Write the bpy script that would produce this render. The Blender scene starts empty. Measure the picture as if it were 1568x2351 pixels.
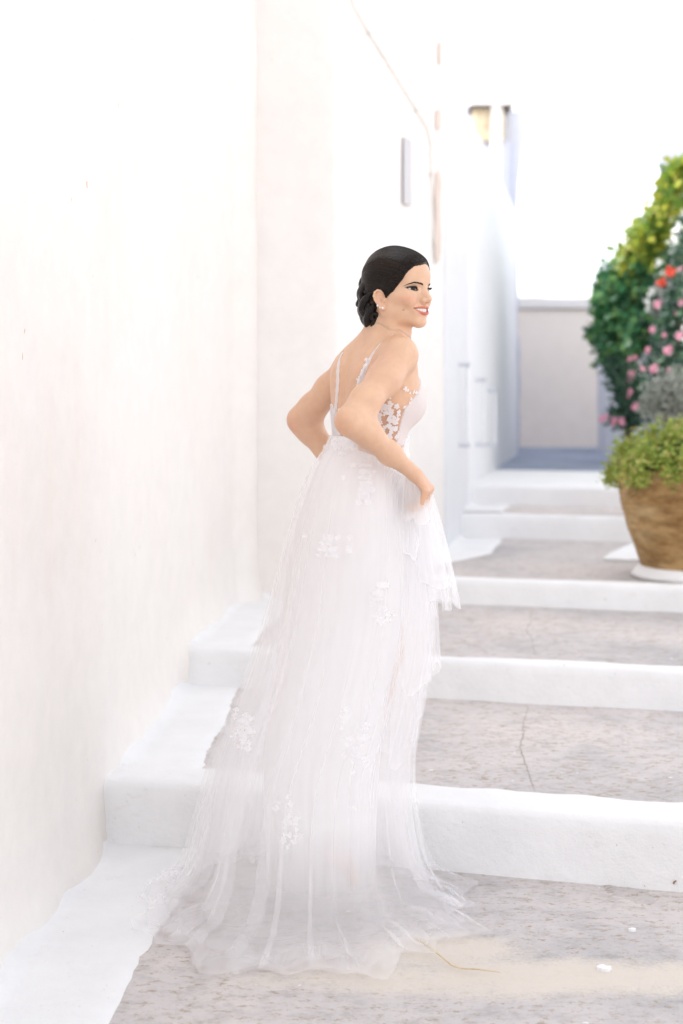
import bpy, bmesh, math, random
import numpy as np
from mathutils import Vector, Matrix, noise as mnoise

R = math.radians
scene = bpy.context.scene
COL = scene.collection
F = 3265.0            # focal length and image points below are in units of a 1568 x 2351 frame
CAM_H = 1.40          # camera height above the lower paving (m)
HORIZON = 900.0

# ------------------------------------------------------------------ camera
cam_d = bpy.data.cameras.new("camera")
cam = bpy.data.objects.new("camera", cam_d)
COL.objects.link(cam)
cam.location = (0, 0, CAM_H)
cam.rotation_euler = (R(90), 0, 0)
cam_d.sensor_fit = 'VERTICAL'
cam_d.sensor_height = 36.0
cam_d.lens = 50.0
cam_d.shift_y = -(1175.5 - HORIZON) / 2351.0
cam_d.clip_start = 0.05
cam_d.clip_end = 800
cam_d.dof.use_dof = True
cam_d.dof.focus_distance = 3.72
cam_d.dof.aperture_fstop = 2.2
scene.camera = cam

# ------------------------------------------------------------------ sky, sun, exposure
SUN_EL, SUN_AZ = R(57), R(-80)      # sun behind the left-hand houses, azimuth clockwise from +Y
world = bpy.data.worlds.new("World")
scene.world = world
world.use_nodes = True
wt = world.node_tree
wt.nodes.clear()
sky = wt.nodes.new("ShaderNodeTexSky")
sky.sky_type = 'NISHITA'
sky.sun_disc = False
sky.sun_elevation = SUN_EL
sky.sun_rotation = SUN_AZ
sky.air_density = 1.0
sky.dust_density = 1.5
sky.ozone_density = 1.0
hs = wt.nodes.new("ShaderNodeHueSaturation")
hs.inputs['Saturation'].default_value = 0.14
bgn = wt.nodes.new("ShaderNodeBackground")
bgn.inputs['Strength'].default_value = 0.15
wo = wt.nodes.new("ShaderNodeOutputWorld")
wt.links.new(sky.outputs[0], hs.inputs['Color'])
wt.links.new(hs.outputs[0], bgn.inputs['Color'])
wt.links.new(bgn.outputs[0], wo.inputs['Surface'])

sun_d = bpy.data.lights.new("sun", 'SUN')
sun_d.energy = 1.6
sun_d.angle = R(10)
sun_d.color = (1.0, 0.95, 0.88)
sun = bpy.data.objects.new("sun", sun_d)
COL.objects.link(sun)
_sd = Vector((math.sin(SUN_AZ) * math.cos(SUN_EL), math.cos(SUN_AZ) * math.cos(SUN_EL), math.sin(SUN_EL)))
sun.rotation_euler = (-_sd).to_track_quat('-Z', 'Y').to_euler()

vs = scene.view_settings
vs.view_transform = 'Standard'
vs.look = 'None'
vs.exposure = 1.68
vs.gamma = 1.0
vs.use_curve_mapping = False
scene.cycles.max_bounces = 8
scene.cycles.diffuse_bounces = 5
scene.cycles.transparent_max_bounces = 24
scene.cycles.sample_clamp_indirect = 6
scene.cycles.use_denoising = True

# ------------------------------------------------------------------ helpers
rng = random.Random(11)

def at(px, py, d):
    return Vector(((px - 784.0) / F * d, d, CAM_H - (py - HORIZON) / F * d))

def link(name, me, mat=None, parent=None, smooth=True):
    o = bpy.data.objects.new(name, me)
    COL.objects.link(o)
    if mat is not None:
        if isinstance(mat, (list, tuple)):
            for m in mat:
                me.materials.append(m)
        elif not me.materials:
            me.materials.append(mat)
    if smooth:
        me.shade_smooth()
    if parent is not None:
        o.parent = parent
    return o

def mesh(name, v, f, mat=None, parent=None, smooth=True):
    me = bpy.data.meshes.new(name)
    me.from_pydata([tuple(p) for p in v], [], [tuple(q) for q in f])
    me.update()
    return link(name, me, mat, parent, smooth)

def npmesh(name, V, Q, mat=None, parent=None, smooth=True):
    """fast mesh from numpy verts (n,3) and quads or triangles (m,k)"""
    V = np.asarray(V, np.float32); Q = np.asarray(Q, np.int32)
    k = Q.shape[1]
    me = bpy.data.meshes.new(name)
    me.vertices.add(len(V)); me.vertices.foreach_set("co", V.ravel())
    me.loops.add(Q.size); me.loops.foreach_set("vertex_index", Q.ravel())
    me.polygons.add(len(Q))
    me.polygons.foreach_set("loop_start", np.arange(0, Q.size, k, dtype=np.int32))
    me.polygons.foreach_set("loop_total", np.full(len(Q), k, np.int32))
    me.update(calc_edges=True)
    me.validate()
    return link(name, me, mat, parent, smooth)

def empty(name, loc=(0, 0, 0)):
    o = bpy.data.objects.new(name, None)
    COL.objects.link(o)
    o.location = loc
    o.empty_display_size = 0.1
    return o

def adopt(child, parent):
    """parent without moving: children were modelled in world space"""
    child.parent = parent
    child.matrix_parent_inverse = Matrix.Translation(parent.location).inverted()
    return child

def tag(o, label=None, cat=None, group=None, kind=None):
    if label: o["label"] = label
    if cat: o["category"] = cat
    if group: o["group"] = group
    if kind: o["kind"] = kind
    return o

def n3(x, y, z, s=1.0):
    return mnoise.noise(Vector((x * s, y * s, z * s)))

def fbm(x, y, z, s=1.0, o=4):
    return mnoise.fractal(Vector((x * s, y * s, z * s)), 1.0, 2.0, o)

# ------------------------------------------------------------------ materials
def mat_new(name):
    m = bpy.data.materials.new(name)
    m.use_nodes = True
    nt = m.node_tree
    b = nt.nodes["Principled BSDF"]
    return m, nt, b

def N(nt, kind, **kw):
    n = nt.nodes.new(kind)
    for k, v in kw.items():
        setattr(n, k, v)
    return n

def tex_noise(nt, coord, scale, detail=4, rough=0.55, vec_scale=None):
    n = N(nt, "ShaderNodeTexNoise")
    n.inputs['Scale'].default_value = scale
    n.inputs['Detail'].default_value = detail
    n.inputs['Roughness'].default_value = rough
    if vec_scale is not None:
        mp = N(nt, "ShaderNodeMapping")
        mp.inputs['Scale'].default_value = vec_scale
        nt.links.new(coord, mp.inputs['Vector'])
        nt.links.new(mp.outputs[0], n.inputs['Vector'])
    else:
        nt.links.new(coord, n.inputs['Vector'])
    return n

def ramp(nt, fac, stops):
    r = N(nt, "ShaderNodeValToRGB")
    e = r.color_ramp.elements
    while len(e) > len(stops):
        e.remove(e[-1])
    while len(e) < len(stops):
        e.new(0.5)
    for el, (p, c) in zip(e, stops):
        el.position = p
        el.color = (c[0], c[1], c[2], 1) if not isinstance(c, (int, float)) else (c, c, c, 1)
    nt.links.new(fac, r.inputs['Fac'])
    return r

def mixc(nt, fac, a, b):
    m = N(nt, "ShaderNodeMix", data_type='RGBA')
    for sock, val in ((m.inputs['Factor'], fac), (m.inputs['A'], a), (m.inputs['B'], b)):
        if hasattr(val, 'default_value') or hasattr(val, 'is_linked'):
            nt.links.new(val, sock)
        elif isinstance(val, (int, float)):
            sock.default_value = val
        else:
            sock.default_value = (val[0], val[1], val[2], 1)
    return m.outputs['Result']

def bump(nt, b, h, strength=0.3, dist=0.01):
    n = N(nt, "ShaderNodeBump")
    n.inputs['Strength'].default_value = strength
    n.inputs['Distance'].default_value = dist
    nt.links.new(h, n.inputs['Height'])
    nt.links.new(n.outputs[0], b.inputs['Normal'])

def objcoord(nt):
    return N(nt, "ShaderNodeTexCoord").outputs['Object']

def whitewash(name, base=(0.84, 0.82, 0.80), warm=(0.80, 0.71, 0.62), amount=0.5, stain_scale=0.7, bumps=0.25):
    """lime wash: soft cream stains, brush streaks, small chips"""
    m, nt, b = mat_new(name)
    co = objcoord(nt)
    big = tex_noise(nt, co, stain_scale, 5, 0.6)
    r1 = ramp(nt, big.outputs['Fac'], [(0.44, 0.0), (0.72, 1.0)])
    streak = tex_noise(nt, co, 3.0, 4, 0.6, (2.2, 2.2, 0.22))
    r2 = ramp(nt, streak.outputs['Fac'], [(0.35, 0.3), (0.75, 1.0)])
    mul = N(nt, "ShaderNodeMath", operation='MULTIPLY'); nt.links.new(r1.outputs[0], mul.inputs[0]); nt.links.new(r2.outputs[0], mul.inputs[1])
    mul2 = N(nt, "ShaderNodeMath", operation='MULTIPLY'); nt.links.new(mul.outputs[0], mul2.inputs[0]); mul2.inputs[1].default_value = amount
    c1 = mixc(nt, mul2.outputs[0], base, warm)
    fine = tex_noise(nt, co, 9.0, 6, 0.7)
    r3 = ramp(nt, fine.outputs['Fac'], [(0.3, 0.94), (0.7, 1.0)])
    mm = N(nt, "ShaderNodeMix", data_type='RGBA', blend_type='MULTIPLY'); mm.inputs['Factor'].default_value = 1
    nt.links.new(c1, mm.inputs['A']); nt.links.new(r3.outputs[0], mm.inputs['B'])
    # rare brown chips
    chip = tex_noise(nt, co, 26.0, 3, 0.5, (1, 1, 0.6))
    r4 = ramp(nt, chip.outputs['Fac'], [(0.755, 0.0), (0.775, 1.0)])
    c2 = mixc(nt, r4.outputs[0], mm.outputs['Result'], (0.62, 0.45, 0.33))
    nt.links.new(c2, b.inputs['Base Color'])
    b.inputs['Roughness'].default_value = 0.92
    b.inputs['Specular IOR Level'].default_value = 0.15
    h = tex_noise(nt, co, 14.0, 7, 0.65)
    bump(nt, b, h.outputs['Fac'], bumps, 0.012)
    return m

def paint_mat(name, base=(0.86, 0.855, 0.86)):
    m, nt, b = mat_new(name)
    co = objcoord(nt)
    a = tex_noise(nt, co, 4.0, 6, 0.65)
    r1 = ramp(nt, a.outputs['Fac'], [(0.3, tuple(c * 0.93 for c in base)), (0.65, base)])
    sp = tex_noise(nt, co, 55.0, 3, 0.5)
    r2 = ramp(nt, sp.outputs['Fac'], [(0.73, 0.0), (0.77, 0.8)])
    c = mixc(nt, r2.outputs[0], r1.outputs[0], (0.45, 0.38, 0.32))
    nt.links.new(c, b.inputs['Base Color'])
    b.inputs['Roughness'].default_value = 0.8
    b.inputs['Specular IOR Level'].default_value = 0.2
    h = tex_noise(nt, co, 16.0, 9, 0.72)
    bump(nt, b, h.outputs['Fac'], 0.55, 0.012)
    scf = tex_noise(nt, co, 7.0, 8, 0.78, (1, 1, 2))
    rsc = ramp(nt, scf.outputs['Fac'], [(0.60, 0.0), (0.70, 0.45)])
    nt.links.new(mixc(nt, rsc.outputs[0], c, (0.66, 0.63, 0.61)), b.inputs['Base Color'])
    return m

def concrete_mat(name, tone=1.0, sand=False, hue=(1, 1, 1)):
    m, nt, b = mat_new(name)
    co = objcoord(nt)
    big = tex_noise(nt, co, 1.1, 5, 0.6)
    r1 = ramp(nt, big.outputs['Fac'], [(0.36, (0.48 * tone, 0.46 * tone, 0.465 * tone)), (0.48, (0.60 * tone, 0.56 * tone, 0.555 * tone)), (0.66, (0.68 * tone, 0.625 * tone, 0.60 * tone))])
    mid = tex_noise(nt, co, 13.0, 9, 0.75, (1.0, 1.5, 1.0))
    r2 = ramp(nt, mid.outputs['Fac'], [(0.36, 0.80), (0.5, 1.0), (0.68, 1.06)])
    mm = N(nt, "ShaderNodeMix", data_type='RGBA', blend_type='MULTIPLY'); mm.inputs['Factor'].default_value = 1
    nt.links.new(r1.outputs[0], mm.inputs['A']); nt.links.new(r2.outputs[0], mm.inputs['B'])
    # ochre lichen flecks, pits
    fl = tex_noise(nt, co, 30.0, 7, 0.75, (1.0, 1.6, 1.0))
    r3 = ramp(nt, fl.outputs['Fac'], [(0.54, 0.0), (0.62, 0.75)])
    c2 = mixc(nt, r3.outputs[0], mm.outputs['Result'], (0.38 * tone, 0.30 * tone, 0.21 * tone))
    pit = tex_noise(nt, co, 70.0, 4, 0.6, (1.0, 1.7, 1.0))
    r4 = ramp(nt, pit.outputs['Fac'], [(0.64, 0.0), (0.72, 0.6)])
    c3 = mixc(nt, r4.outputs[0], c2, (0.20 * tone, 0.18 * tone, 0.16 * tone))
    # white paint flecks
    wf = tex_noise(nt, co, 34.0, 2, 0.4)
    r5 = ramp(nt, wf.outputs['Fac'], [(0.765, 0.0), (0.775, 1.0)])
    c4 = mixc(nt, r5.outputs[0], c3, (0.82, 0.81, 0.80))
    if sand:
        # pale sand trodden into the paving: two blown patches with frayed edges
        wn = tex_noise(nt, co, 6.0, 6, 0.7)
        wf2 = tex_noise(nt, co, 110.0, 3, 0.6)
        sep = N(nt, "ShaderNodeSeparateXYZ"); nt.links.new(co, sep.inputs[0])
        def M2(op, a, c):
            n = N(nt, "ShaderNodeMath", operation=op)
            for k_, v_ in ((0, a), (1, c)):
                if isinstance(v_, (int, float)): n.inputs[k_].default_value = v_
                else: nt.links.new(v_, n.inputs[k_])
            return n.outputs[0]
        def blob(cx, cy, rx, ry):
            a = M2('POWER', M2('ABSOLUTE', M2('DIVIDE', M2('SUBTRACT', sep.outputs[0], cx), rx), 0.0), 2.0)
            c = M2('POWER', M2('ABSOLUTE', M2('DIVIDE', M2('SUBTRACT', sep.outputs[1], cy), ry), 0.0), 2.0)
            return M2('SUBTRACT', 1.0, M2('ADD', a, c))
        e = M2('MAXIMUM', blob(0.50, 3.40, 0.80, 0.13), blob(0.27, 3.56, 0.26, 0.13))
        e = M2('ADD', M2('MULTIPLY', e, 1.3), M2('MULTIPLY', M2('SUBTRACT', wn.outputs['Fac'], 0.5), 2.2))
        e = M2('ADD', e, M2('MULTIPLY', M2('SUBTRACT', wf2.outputs['Fac'], 0.5), 1.4))
        rs = ramp(nt, e, [(0.0, 0.0), (1.0, 0.85)])
        c4 = mixc(nt, rs.outputs[0], c4, (0.715, 0.645, 0.57))
    if hue != (1, 1, 1):
        hm = N(nt, "ShaderNodeMix", data_type='RGBA', blend_type='MULTIPLY'); hm.inputs['Factor'].default_value = 1
        nt.links.new(c4, hm.inputs['A']); hm.inputs['B'].default_value = (*hue, 1)
        c4 = hm.outputs['Result']
    nt.links.new(c4, b.inputs['Base Color'])
    b.inputs['Roughness'].default_value = 0.95
    b.inputs['Specular IOR Level'].default_value = 0.1
    h = tex_noise(nt, co, 40.0, 8, 0.7)
    bump(nt, b, h.outputs['Fac'], 0.5, 0.012)
    return m

def plain(name, col, rough=0.7, spec=0.3, var=0.12, scale=20, bmp=0.0, **kw):
    m, nt, b = mat_new(name)
    co = objcoord(nt)
    n = tex_noise(nt, co, scale, 4, 0.6)
    r = ramp(nt, n.outputs['Fac'], [(0.3, tuple(c * (1 - var) for c in col)), (0.7, tuple(min(1, c * (1 + var)) for c in col))])
    nt.links.new(r.outputs[0], b.inputs['Base Color'])
    b.inputs['Roughness'].default_value = rough
    b.inputs['Specular IOR Level'].default_value = spec
    if bmp:
        bump(nt, b, n.outputs['Fac'], bmp, 0.01)
    for k, v in kw.items():
        b.inputs[k].default_value = v
    return m

def leaf_mat(name, stops, trans=0.35):
    m, nt, b = mat_new(name)
    info = N(nt, "ShaderNodeNewGeometry")
    r = ramp(nt, info.outputs['Random Per Island'], stops)
    nt.links.new(r.outputs[0], b.inputs['Base Color'])
    b.inputs['Roughness'].default_value = 0.5
    tr = N(nt, "ShaderNodeBsdfTranslucent")
    nt.links.new(r.outputs[0], tr.inputs['Color'])
    mx = N(nt, "ShaderNodeMixShader"); mx.inputs[0].default_value = trans
    nt.links.new(b.outputs[0], mx.inputs[1]); nt.links.new(tr.outputs[0], mx.inputs[2])
    nt.links.new(mx.outputs[0], nt.nodes["Material Output"].inputs['Surface'])
    return m

M = {
    'wash': whitewash("lime_wash", (0.845, 0.815, 0.79), (0.81, 0.73, 0.66), 0.4),
    'wash_warm': whitewash("lime_wash_warm", (0.835, 0.795, 0.765), (0.82, 0.71, 0.62), 0.55, 0.6),
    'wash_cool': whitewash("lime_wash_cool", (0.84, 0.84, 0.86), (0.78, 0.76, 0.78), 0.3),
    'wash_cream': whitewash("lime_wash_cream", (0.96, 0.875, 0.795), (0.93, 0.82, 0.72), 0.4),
    'wash_shade_blue': whitewash("lime_wash_shade_blue", (0.63, 0.65, 0.74), (0.60, 0.62, 0.72), 0.4),  # white wash with the far tower's lavender shade mixed into its colour
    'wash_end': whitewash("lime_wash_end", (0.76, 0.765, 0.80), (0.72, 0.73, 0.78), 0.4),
    'wash_far': whitewash("lime_wash_far", (0.85, 0.855, 0.88), (0.78, 0.80, 0.87), 0.6, 0.35),  # bluish tint and blotches stand in for shade along the low wall
    'concrete_shade_blue': concrete_mat("shade_blue_landing", 0.80, False, (0.76, 0.92, 1.20)),  # the landing's blue shadow is put into the concrete colour
    'paint': paint_mat("white_step_paint"),
    'concrete': concrete_mat("worn_concrete"),
    'concrete_lower': concrete_mat("worn_concrete_lower", 0.97, True),
}

# ------------------------------------------------------------------ ground and stairs
RS = 0.257                                   # how far the risers turn away from the picture plane
D_R = [4.08, 5.51, 7.00, 9.00, 9.83]         # depth of each riser on the line of sight through x = 1245
Z_L = [0.0, 0.195, 0.345, 0.465, 0.615, 0.745]
STRIP = [0.21, 0.085, 0.075, 0.09, 2.1]      # painted band on the edge of each tread

def riser_y(i, X):
    X0 = (1245 - 784) / F * D_R[i]
    return D_R[i] - RS * (X - X0)

def wall_x(y):
    """inner face of the left wall along the alley"""
    pts = [(-4, -1.04), (2.5, -0.87), (3.6, -0.83), (4.46, -0.745), (6.0, -0.65), (7.1, -0.53), (7.25, -0.42), (7.3, -0.02), (8.3, 0.6), (9.7, 0.865), (15, 1.86), (40, 6)]
    for (a, xa), (b, xb) in zip(pts, pts[1:]):
        if y <= b:
            return xa + (xb - xa) * (y - a) / (b - a)
    return pts[-1][1]

def tex_sheet(name, polyfun, nx, ny, mat, parent, z, wob=0.0, edge=0.0):
    """grid sheet: polyfun(u, v) -> (x, y); gentle unevenness"""
    v, f = [], []
    for j in range(ny + 1):
        for i in range(nx + 1):
            x, y = polyfun(i / nx, j / ny)
            v.append((x, y, z + wob * fbm(x, y, z, 1.7, 3)))
    for j in range(ny):
        for i in range(nx):
            a = j * (nx + 1) + i
            f.append((a, a + 1, a + nx + 2, a + nx + 1))
    return mesh(name, v, f, mat, parent)

# one large sheet of lower paving
gv, gf = [], []
xs = [-300, -60, -12, -4] + [-2 + 0.1 * i for i in range(61)] + [6, 14, 60, 300]
ys = [-300, -60, -12, -2] + [0.5 + 0.1 * i for i in range(46)] + [8, 20, 60, 300]
for y in ys:
    for x in xs:
        gv.append((x, y, 0.006 * fbm(x, y, 0, 1.3, 4) if abs(x) < 5 and 0 < y < 6 else -0.03))
for j in range(len(ys) - 1):
    for i in range(len(xs) - 1):
        a = j * len(xs) + i
        gf.append((a, a + 1, a + len(xs) + 1, a + len(xs)))
tag(mesh("ground", gv, gf, M['concrete_lower']), kind='structure')

stairs = empty("stairs", (0, 4.1, 0))
tag(stairs, kind='structure')
XL, XR = -2.2, 5.2
for i in range(5):
    z0, z1 = Z_L[i] - 0.12, Z_L[i + 1]
    ns = 74
    v, f = [], []
    far = (lambda X: riser_y(i + 1, X) + 0.12) if i < 4 else (lambda X: 60.0)
    nd = 22 if i < 4 else 60
    for k in range(ns + 1):
        X = XL + (XR - XL) * k / ns if i < 4 else XL - 6 + (XR + 14 - XL) * k / ns
        y0, y1 = riser_y(i, X) + 0.012, far(X)
        v.append((X, y0, z0))
        for j in range(nd + 1):
            t = (j / nd) ** (1 if i < 4 else 2.2)
            y = y0 + (y1 - y0) * t
            v.append((X, y, z1 - 0.004 + 0.005 * fbm(X, y, i, 1.5, 4)))
        v.append((X, y1, z0))
    w = nd + 3
    for k in range(ns):
        for j in range(w - 1):
            a = k * w + j
            f.append((a, a + w, a + w + 1, a + 1))
    step = mesh("step", v, f, M['concrete'] if i < 4 else M['concrete_shade_blue'])
    adopt(step, stairs)
    # painted riser and edge: one rounded, hand-brushed band
    prof = [(-0.004, 0.0), (-0.002, 0.25), (0.0, 0.5), (0.0, 0.75), (0.001, 0.9), (0.008, 0.97), (0.02, 1.0)]
    sw = STRIP[i]
    nb = 6 if i < 4 else 14
    back = [0.02 + (sw - 0.02) * (q + 1) / nb for q in range(nb)]
    v, f = [], []
    n_s = 260
    for k in range(n_s + 1):
        X = XL + (XR - XL) * k / n_s
        ry = riser_y(i, X)
        row = []
        for (dy, tz) in prof:
            zz = Z_L[i] - 0.03 + (z1 + 0.004 - Z_L[i] + 0.03) * tz
            wv = 0.004 * fbm(X, zz * 3, i * 7.3, 3.5, 4) + 0.004 * fbm(X, zz * 2, i, 14, 2) * (1 if tz > 0.8 else 0.3)
            row.append((X, ry + dy + wv, zz + (0.005 * fbm(X, i, 3, 4, 3) if tz > 0.8 else 0)))
        rag = 0.030 * fbm(X, i * 3.1, 8, 5.0, 5) * min(1, sw / 0.12)
        for q, by in enumerate(back):
            t = (q + 1) / nb
            y = ry + by + rag * t
            row.append((X, y, z1 + 0.005 + 0.005 * fbm(X, y, i, 1.5, 4) + 0.004 * fbm(X, y, 3, 7, 3) * (1 - t) - (0.0035 if q == nb - 1 else 0)))
        v += row
    w = len(prof) + nb
    for k in range(n_s):
        for j in range(w - 1):
            a = k * w + j
            f.append((a, a + w, a + w + 1, a + 1))
    adopt(mesh("painted_edge", v, f, M['paint']), stairs)

# painted margin along the foot of the wall, level by level
marg = [(0.34, 0.37), (0.31, 0.26), (0.30, 0.30), (0.30, 0.30), (0.28, 0.28)]
for i in range(5):
    z = Z_L[i] + (0.004 if i == 0 else 0.0015)
    nx, ny = 12, 150
    v, f = [], []
    for j in range(ny + 1):
        for k in range(nx + 1):
            t = j / ny
            xa = -0.9 if i < 2 else (-0.55 if i == 2 else 0.2)
            ya = (-2.0 if i == 0 else riser_y(i - 1, xa) + 0.05)
            yb = riser_y(i, xa if i < 3 else 0.7)
            y = ya + (yb + 0.02 - ya) * t
            xw = wall_x(y)
            rag = 0.022 * fbm(y, i * 5, 1, 2.2, 5) + 0.007 * fbm(y, i, 9, 22, 2)
            x = xw - 0.12 + (0.12 + marg[i][0] + (marg[i][1] - marg[i][0]) * t + rag) * (k / nx)
            yy = y if i == 0 else max(y, riser_y(i - 1, x) + 0.035 + 0.02 * (j > 0))
            yy = min(yy, riser_y(i, x) + 0.006)
            base = 0.006 * fbm(x, yy, 0, 1.3, 4) if i == 0 else 0.005 * fbm(x, yy, i - 1, 1.5, 4)
            v.append((x, yy, z + base + (0.03 if j > 6 else 0) * max(0, 1 - max(0, x - xw) / 0.04) - (0.012 if k == nx else 0)))
    for j in range(ny):
        for k in range(nx):
            a = j * (nx + 1) + k
            f.append((a, a + 1, a + nx + 2, a + nx + 1))
    adopt(mesh("painted_margin", v, f, M['paint']), stairs)

# ------------------------------------------------------------------ walls and houses
def wall_body(name, foot, z0, z1, mat, parent=None, amp=0.010, cell=0.09, flare=None, rough=0.0):
    """closed prism over a footprint, faces subdivided and gently uneven, corners rounded"""
    pts = []
    n = len(foot)
    for i in range(n):                       # round the corners
        p0, p1, p2 = Vector(foot[i - 1]), Vector(foot[i]), Vector(foot[(i + 1) % n])
        a, b = (p0 - p1), (p2 - p1)
        r = min(0.03, a.length * 0.3, b.length * 0.3)
        pts += [p1 + a.normalized() * r, p1 + (a.normalized() + b.normalized()) * r * 0.30, p1 + b.normalized() * r]
    ring = []
    m = len(pts)
    for i in range(m):
        a, b = pts[i], pts[(i + 1) % m]
        far = min(abs(a.y), abs(b.y)) > 20 or max(a.x, b.x) < -1.5 or a.x > 4.5
        k = max(1, int((b - a).length / (cell if not far else 0.8)))
        for j in range(k):
            ring.append(a.lerp(b, j / k))
    area = sum(ring[i - 1].x * ring[i].y - ring[i].x * ring[i - 1].y for i in range(len(ring)))
    if area < 0:
        ring.reverse()
    m = len(ring)
    nz = max(2, int((z1 - z0) / cell))
    v, f = [], []
    for j in range(nz + 1):
        z = z0 + (z1 - z0) * j / nz
        for i in range(m):
            p = ring[i]
            t = (ring[(i + 1) % m] - ring[i - 1]).normalized()
            nrm = Vector((t.y, -t.x))
            d = amp * fbm(p.x, p.y, z, 0.8, 3) + amp * 0.35 * fbm(p.x, p.y, z, 4.0, 3)
            if rough:
                d += rough * fbm(p.x, p.y, z, 6.0, 4)
            if flare:
                d += flare(p, z)
            q = p + nrm * d
            v.append((q.x, q.y, z + (0.012 * fbm(p.x, p.y, 2, 2.5, 3) if j == nz else 0)))
    for j in range(nz):
        for i in range(m):
            a, b = j * m + i, j * m + (i + 1) % m
            f.append((a, b, b + m, a + m))
    f.append(tuple(nz * m + i for i in range(m)))
    o = mesh(name, v, f, mat)
    if parent is not None:
        adopt(o, parent)
    return o

def ground_z(y, X):
    z = 0
    for i in range(5):
        if y > riser_y(i, X):
            z = Z_L[i + 1]
    return z

def foot_flare(p, z):
    """plaster thickened at the foot, uneven from hand rendering"""
    h = z - ground_z(p.y, p.x + 0.2)
    if h > 0.5 or p.x < -1.3:
        return 0
    return 0.045 * math.exp(-max(h, 0) / 0.09) * (0.65 + 0.7 * fbm(p.x, p.y, z, 3.0, 3))

houseA = empty("white_house", (-0.8, 4, 0))
tag(houseA, "long whitewashed house wall filling the left side beside the bride", "house")
wall_body("wall", [(-1.04, -4), (-0.87, 2.5), (-0.83, 3.6), (-0.745, 4.46), (-0.65, 6.0), (-0.54, 7.05), (-0.43, 7.2), (-0.43, 8.6), (-7, 8.6), (-7, -4)], -0.2, 5.6, M['wash_warm'], houseA, 0.012, 0.06, foot_flare)

houseC = empty("white_house", (0.2, 7.6, 0.4))
tag(houseC, "whitewashed house with thin slit window and sagging cable, beyond the bride", "house")
wall_body("wall", [(-0.9, 7.34), (-0.02, 7.20), (0.60, 8.30), (0.35, 9.2), (-0.9, 9.2)], 0.2, 5.2, M['wash'], houseC, 0.010, 0.07)

houseD = empty("white_house", (0.7, 9, 0.6))
tag(houseD, "narrow white house end with flat top, between slit-window house and low wall", "house")
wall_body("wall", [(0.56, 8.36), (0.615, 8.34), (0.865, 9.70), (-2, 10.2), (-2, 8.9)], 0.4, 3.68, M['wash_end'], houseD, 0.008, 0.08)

lowD = empty("white_building", (1.3, 12, 0.7))
tag(lowD, "low white building with long receding side wall and wall bars", "building")
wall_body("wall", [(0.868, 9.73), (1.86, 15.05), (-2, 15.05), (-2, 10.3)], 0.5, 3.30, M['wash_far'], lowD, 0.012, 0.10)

def e_flare(p, z):
    t = max(0, (z - 3.45) / 0.95)
    return 0.10 * t ** 1.6 + 0.02 * fbm(p.x, p.y, z, 1.8, 3)
towerE = empty("white_tower_house", (1.5, 15.6, 0.7))
tag(towerE, "taller white house with flared parapet at the alley's far end", "house")
wall_body("wall", [(-1.5, 15.3), (1.90, 15.22), (1.93, 18.5), (-1.5, 18.5)], 0.5, 4.40, M['wash_shade_blue'], towerE, 0.012, 0.09, e_flare, 0.012)

farW = empty("boundary_wall", (3, 16.95, 0.7))
tag(farW, "low cream boundary wall closing the far end of the alley", "wall")
wall_body("wall", [(0.5, 16.95), (7, 16.95), (7, 17.35), (0.5, 17.35)], 0.6, 2.42, M['wash_cream'], farW, 0.010, 0.12)
wall_body("coping", [(0.45, 16.90), (7.1, 16.90), (7.1, 17.4), (0.45, 17.4)], 2.40, 2.52, M['wash'], farW, 0.006, 0.12)

houseF = empty("white_house", (2.8, 12, 0.7))
tag(houseF, "white house on the right, hidden under climbing vine and pink flowers", "house")
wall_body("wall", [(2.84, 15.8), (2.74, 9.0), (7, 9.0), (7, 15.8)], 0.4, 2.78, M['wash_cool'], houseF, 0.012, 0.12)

houseG = empty("far_house", (5, 19, 0.7))
tag(houseG, "distant white house with projecting parapet above the vine, right edge", "house")
wall_body("wall", [(4.36, 19.0), (9, 19.0), (9, 24), (6.2, 24)], 0.6, 4.40, M['wash'], houseG, 0.01, 0.3)
wall_body("parapet", [(4.18, 18.85), (9.2, 18.85), (9.2, 24.2), (6.0, 24.2)], 4.38, 4.92, M['wash_shade_blue'], houseG, 0.01, 0.3)

# ------------------------------------------------------------------ implicit-surface modelling kit
def sd_ellipsoid(P, c, r):
    q = (P - c) / r
    k0 = np.sqrt((q * q).sum(1)) + 1e-9
    k1 = np.sqrt(((q / r) ** 2).sum(1)) + 1e-9
    return k0 * (k0 - 1.0) / k1

def sd_capsule(P, a, b, ra, rb):
    ba = b - a
    t = np.clip(((P - a) @ ba) / (ba @ ba + 1e-12), 0, 1)
    return np.sqrt(((P - a - t[:, None] * ba) ** 2).sum(1)) - (ra + (rb - ra) * t)

def smin(a, b, k):
    if k <= 0:
        return np.minimum(a, b)
    h = np.maximum(k - np.abs(a - b), 0) / k
    return np.minimum(a, b) - h * h * k * 0.25

def smax(a, b, k):
    return -smin(-a, -b, k)

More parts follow.
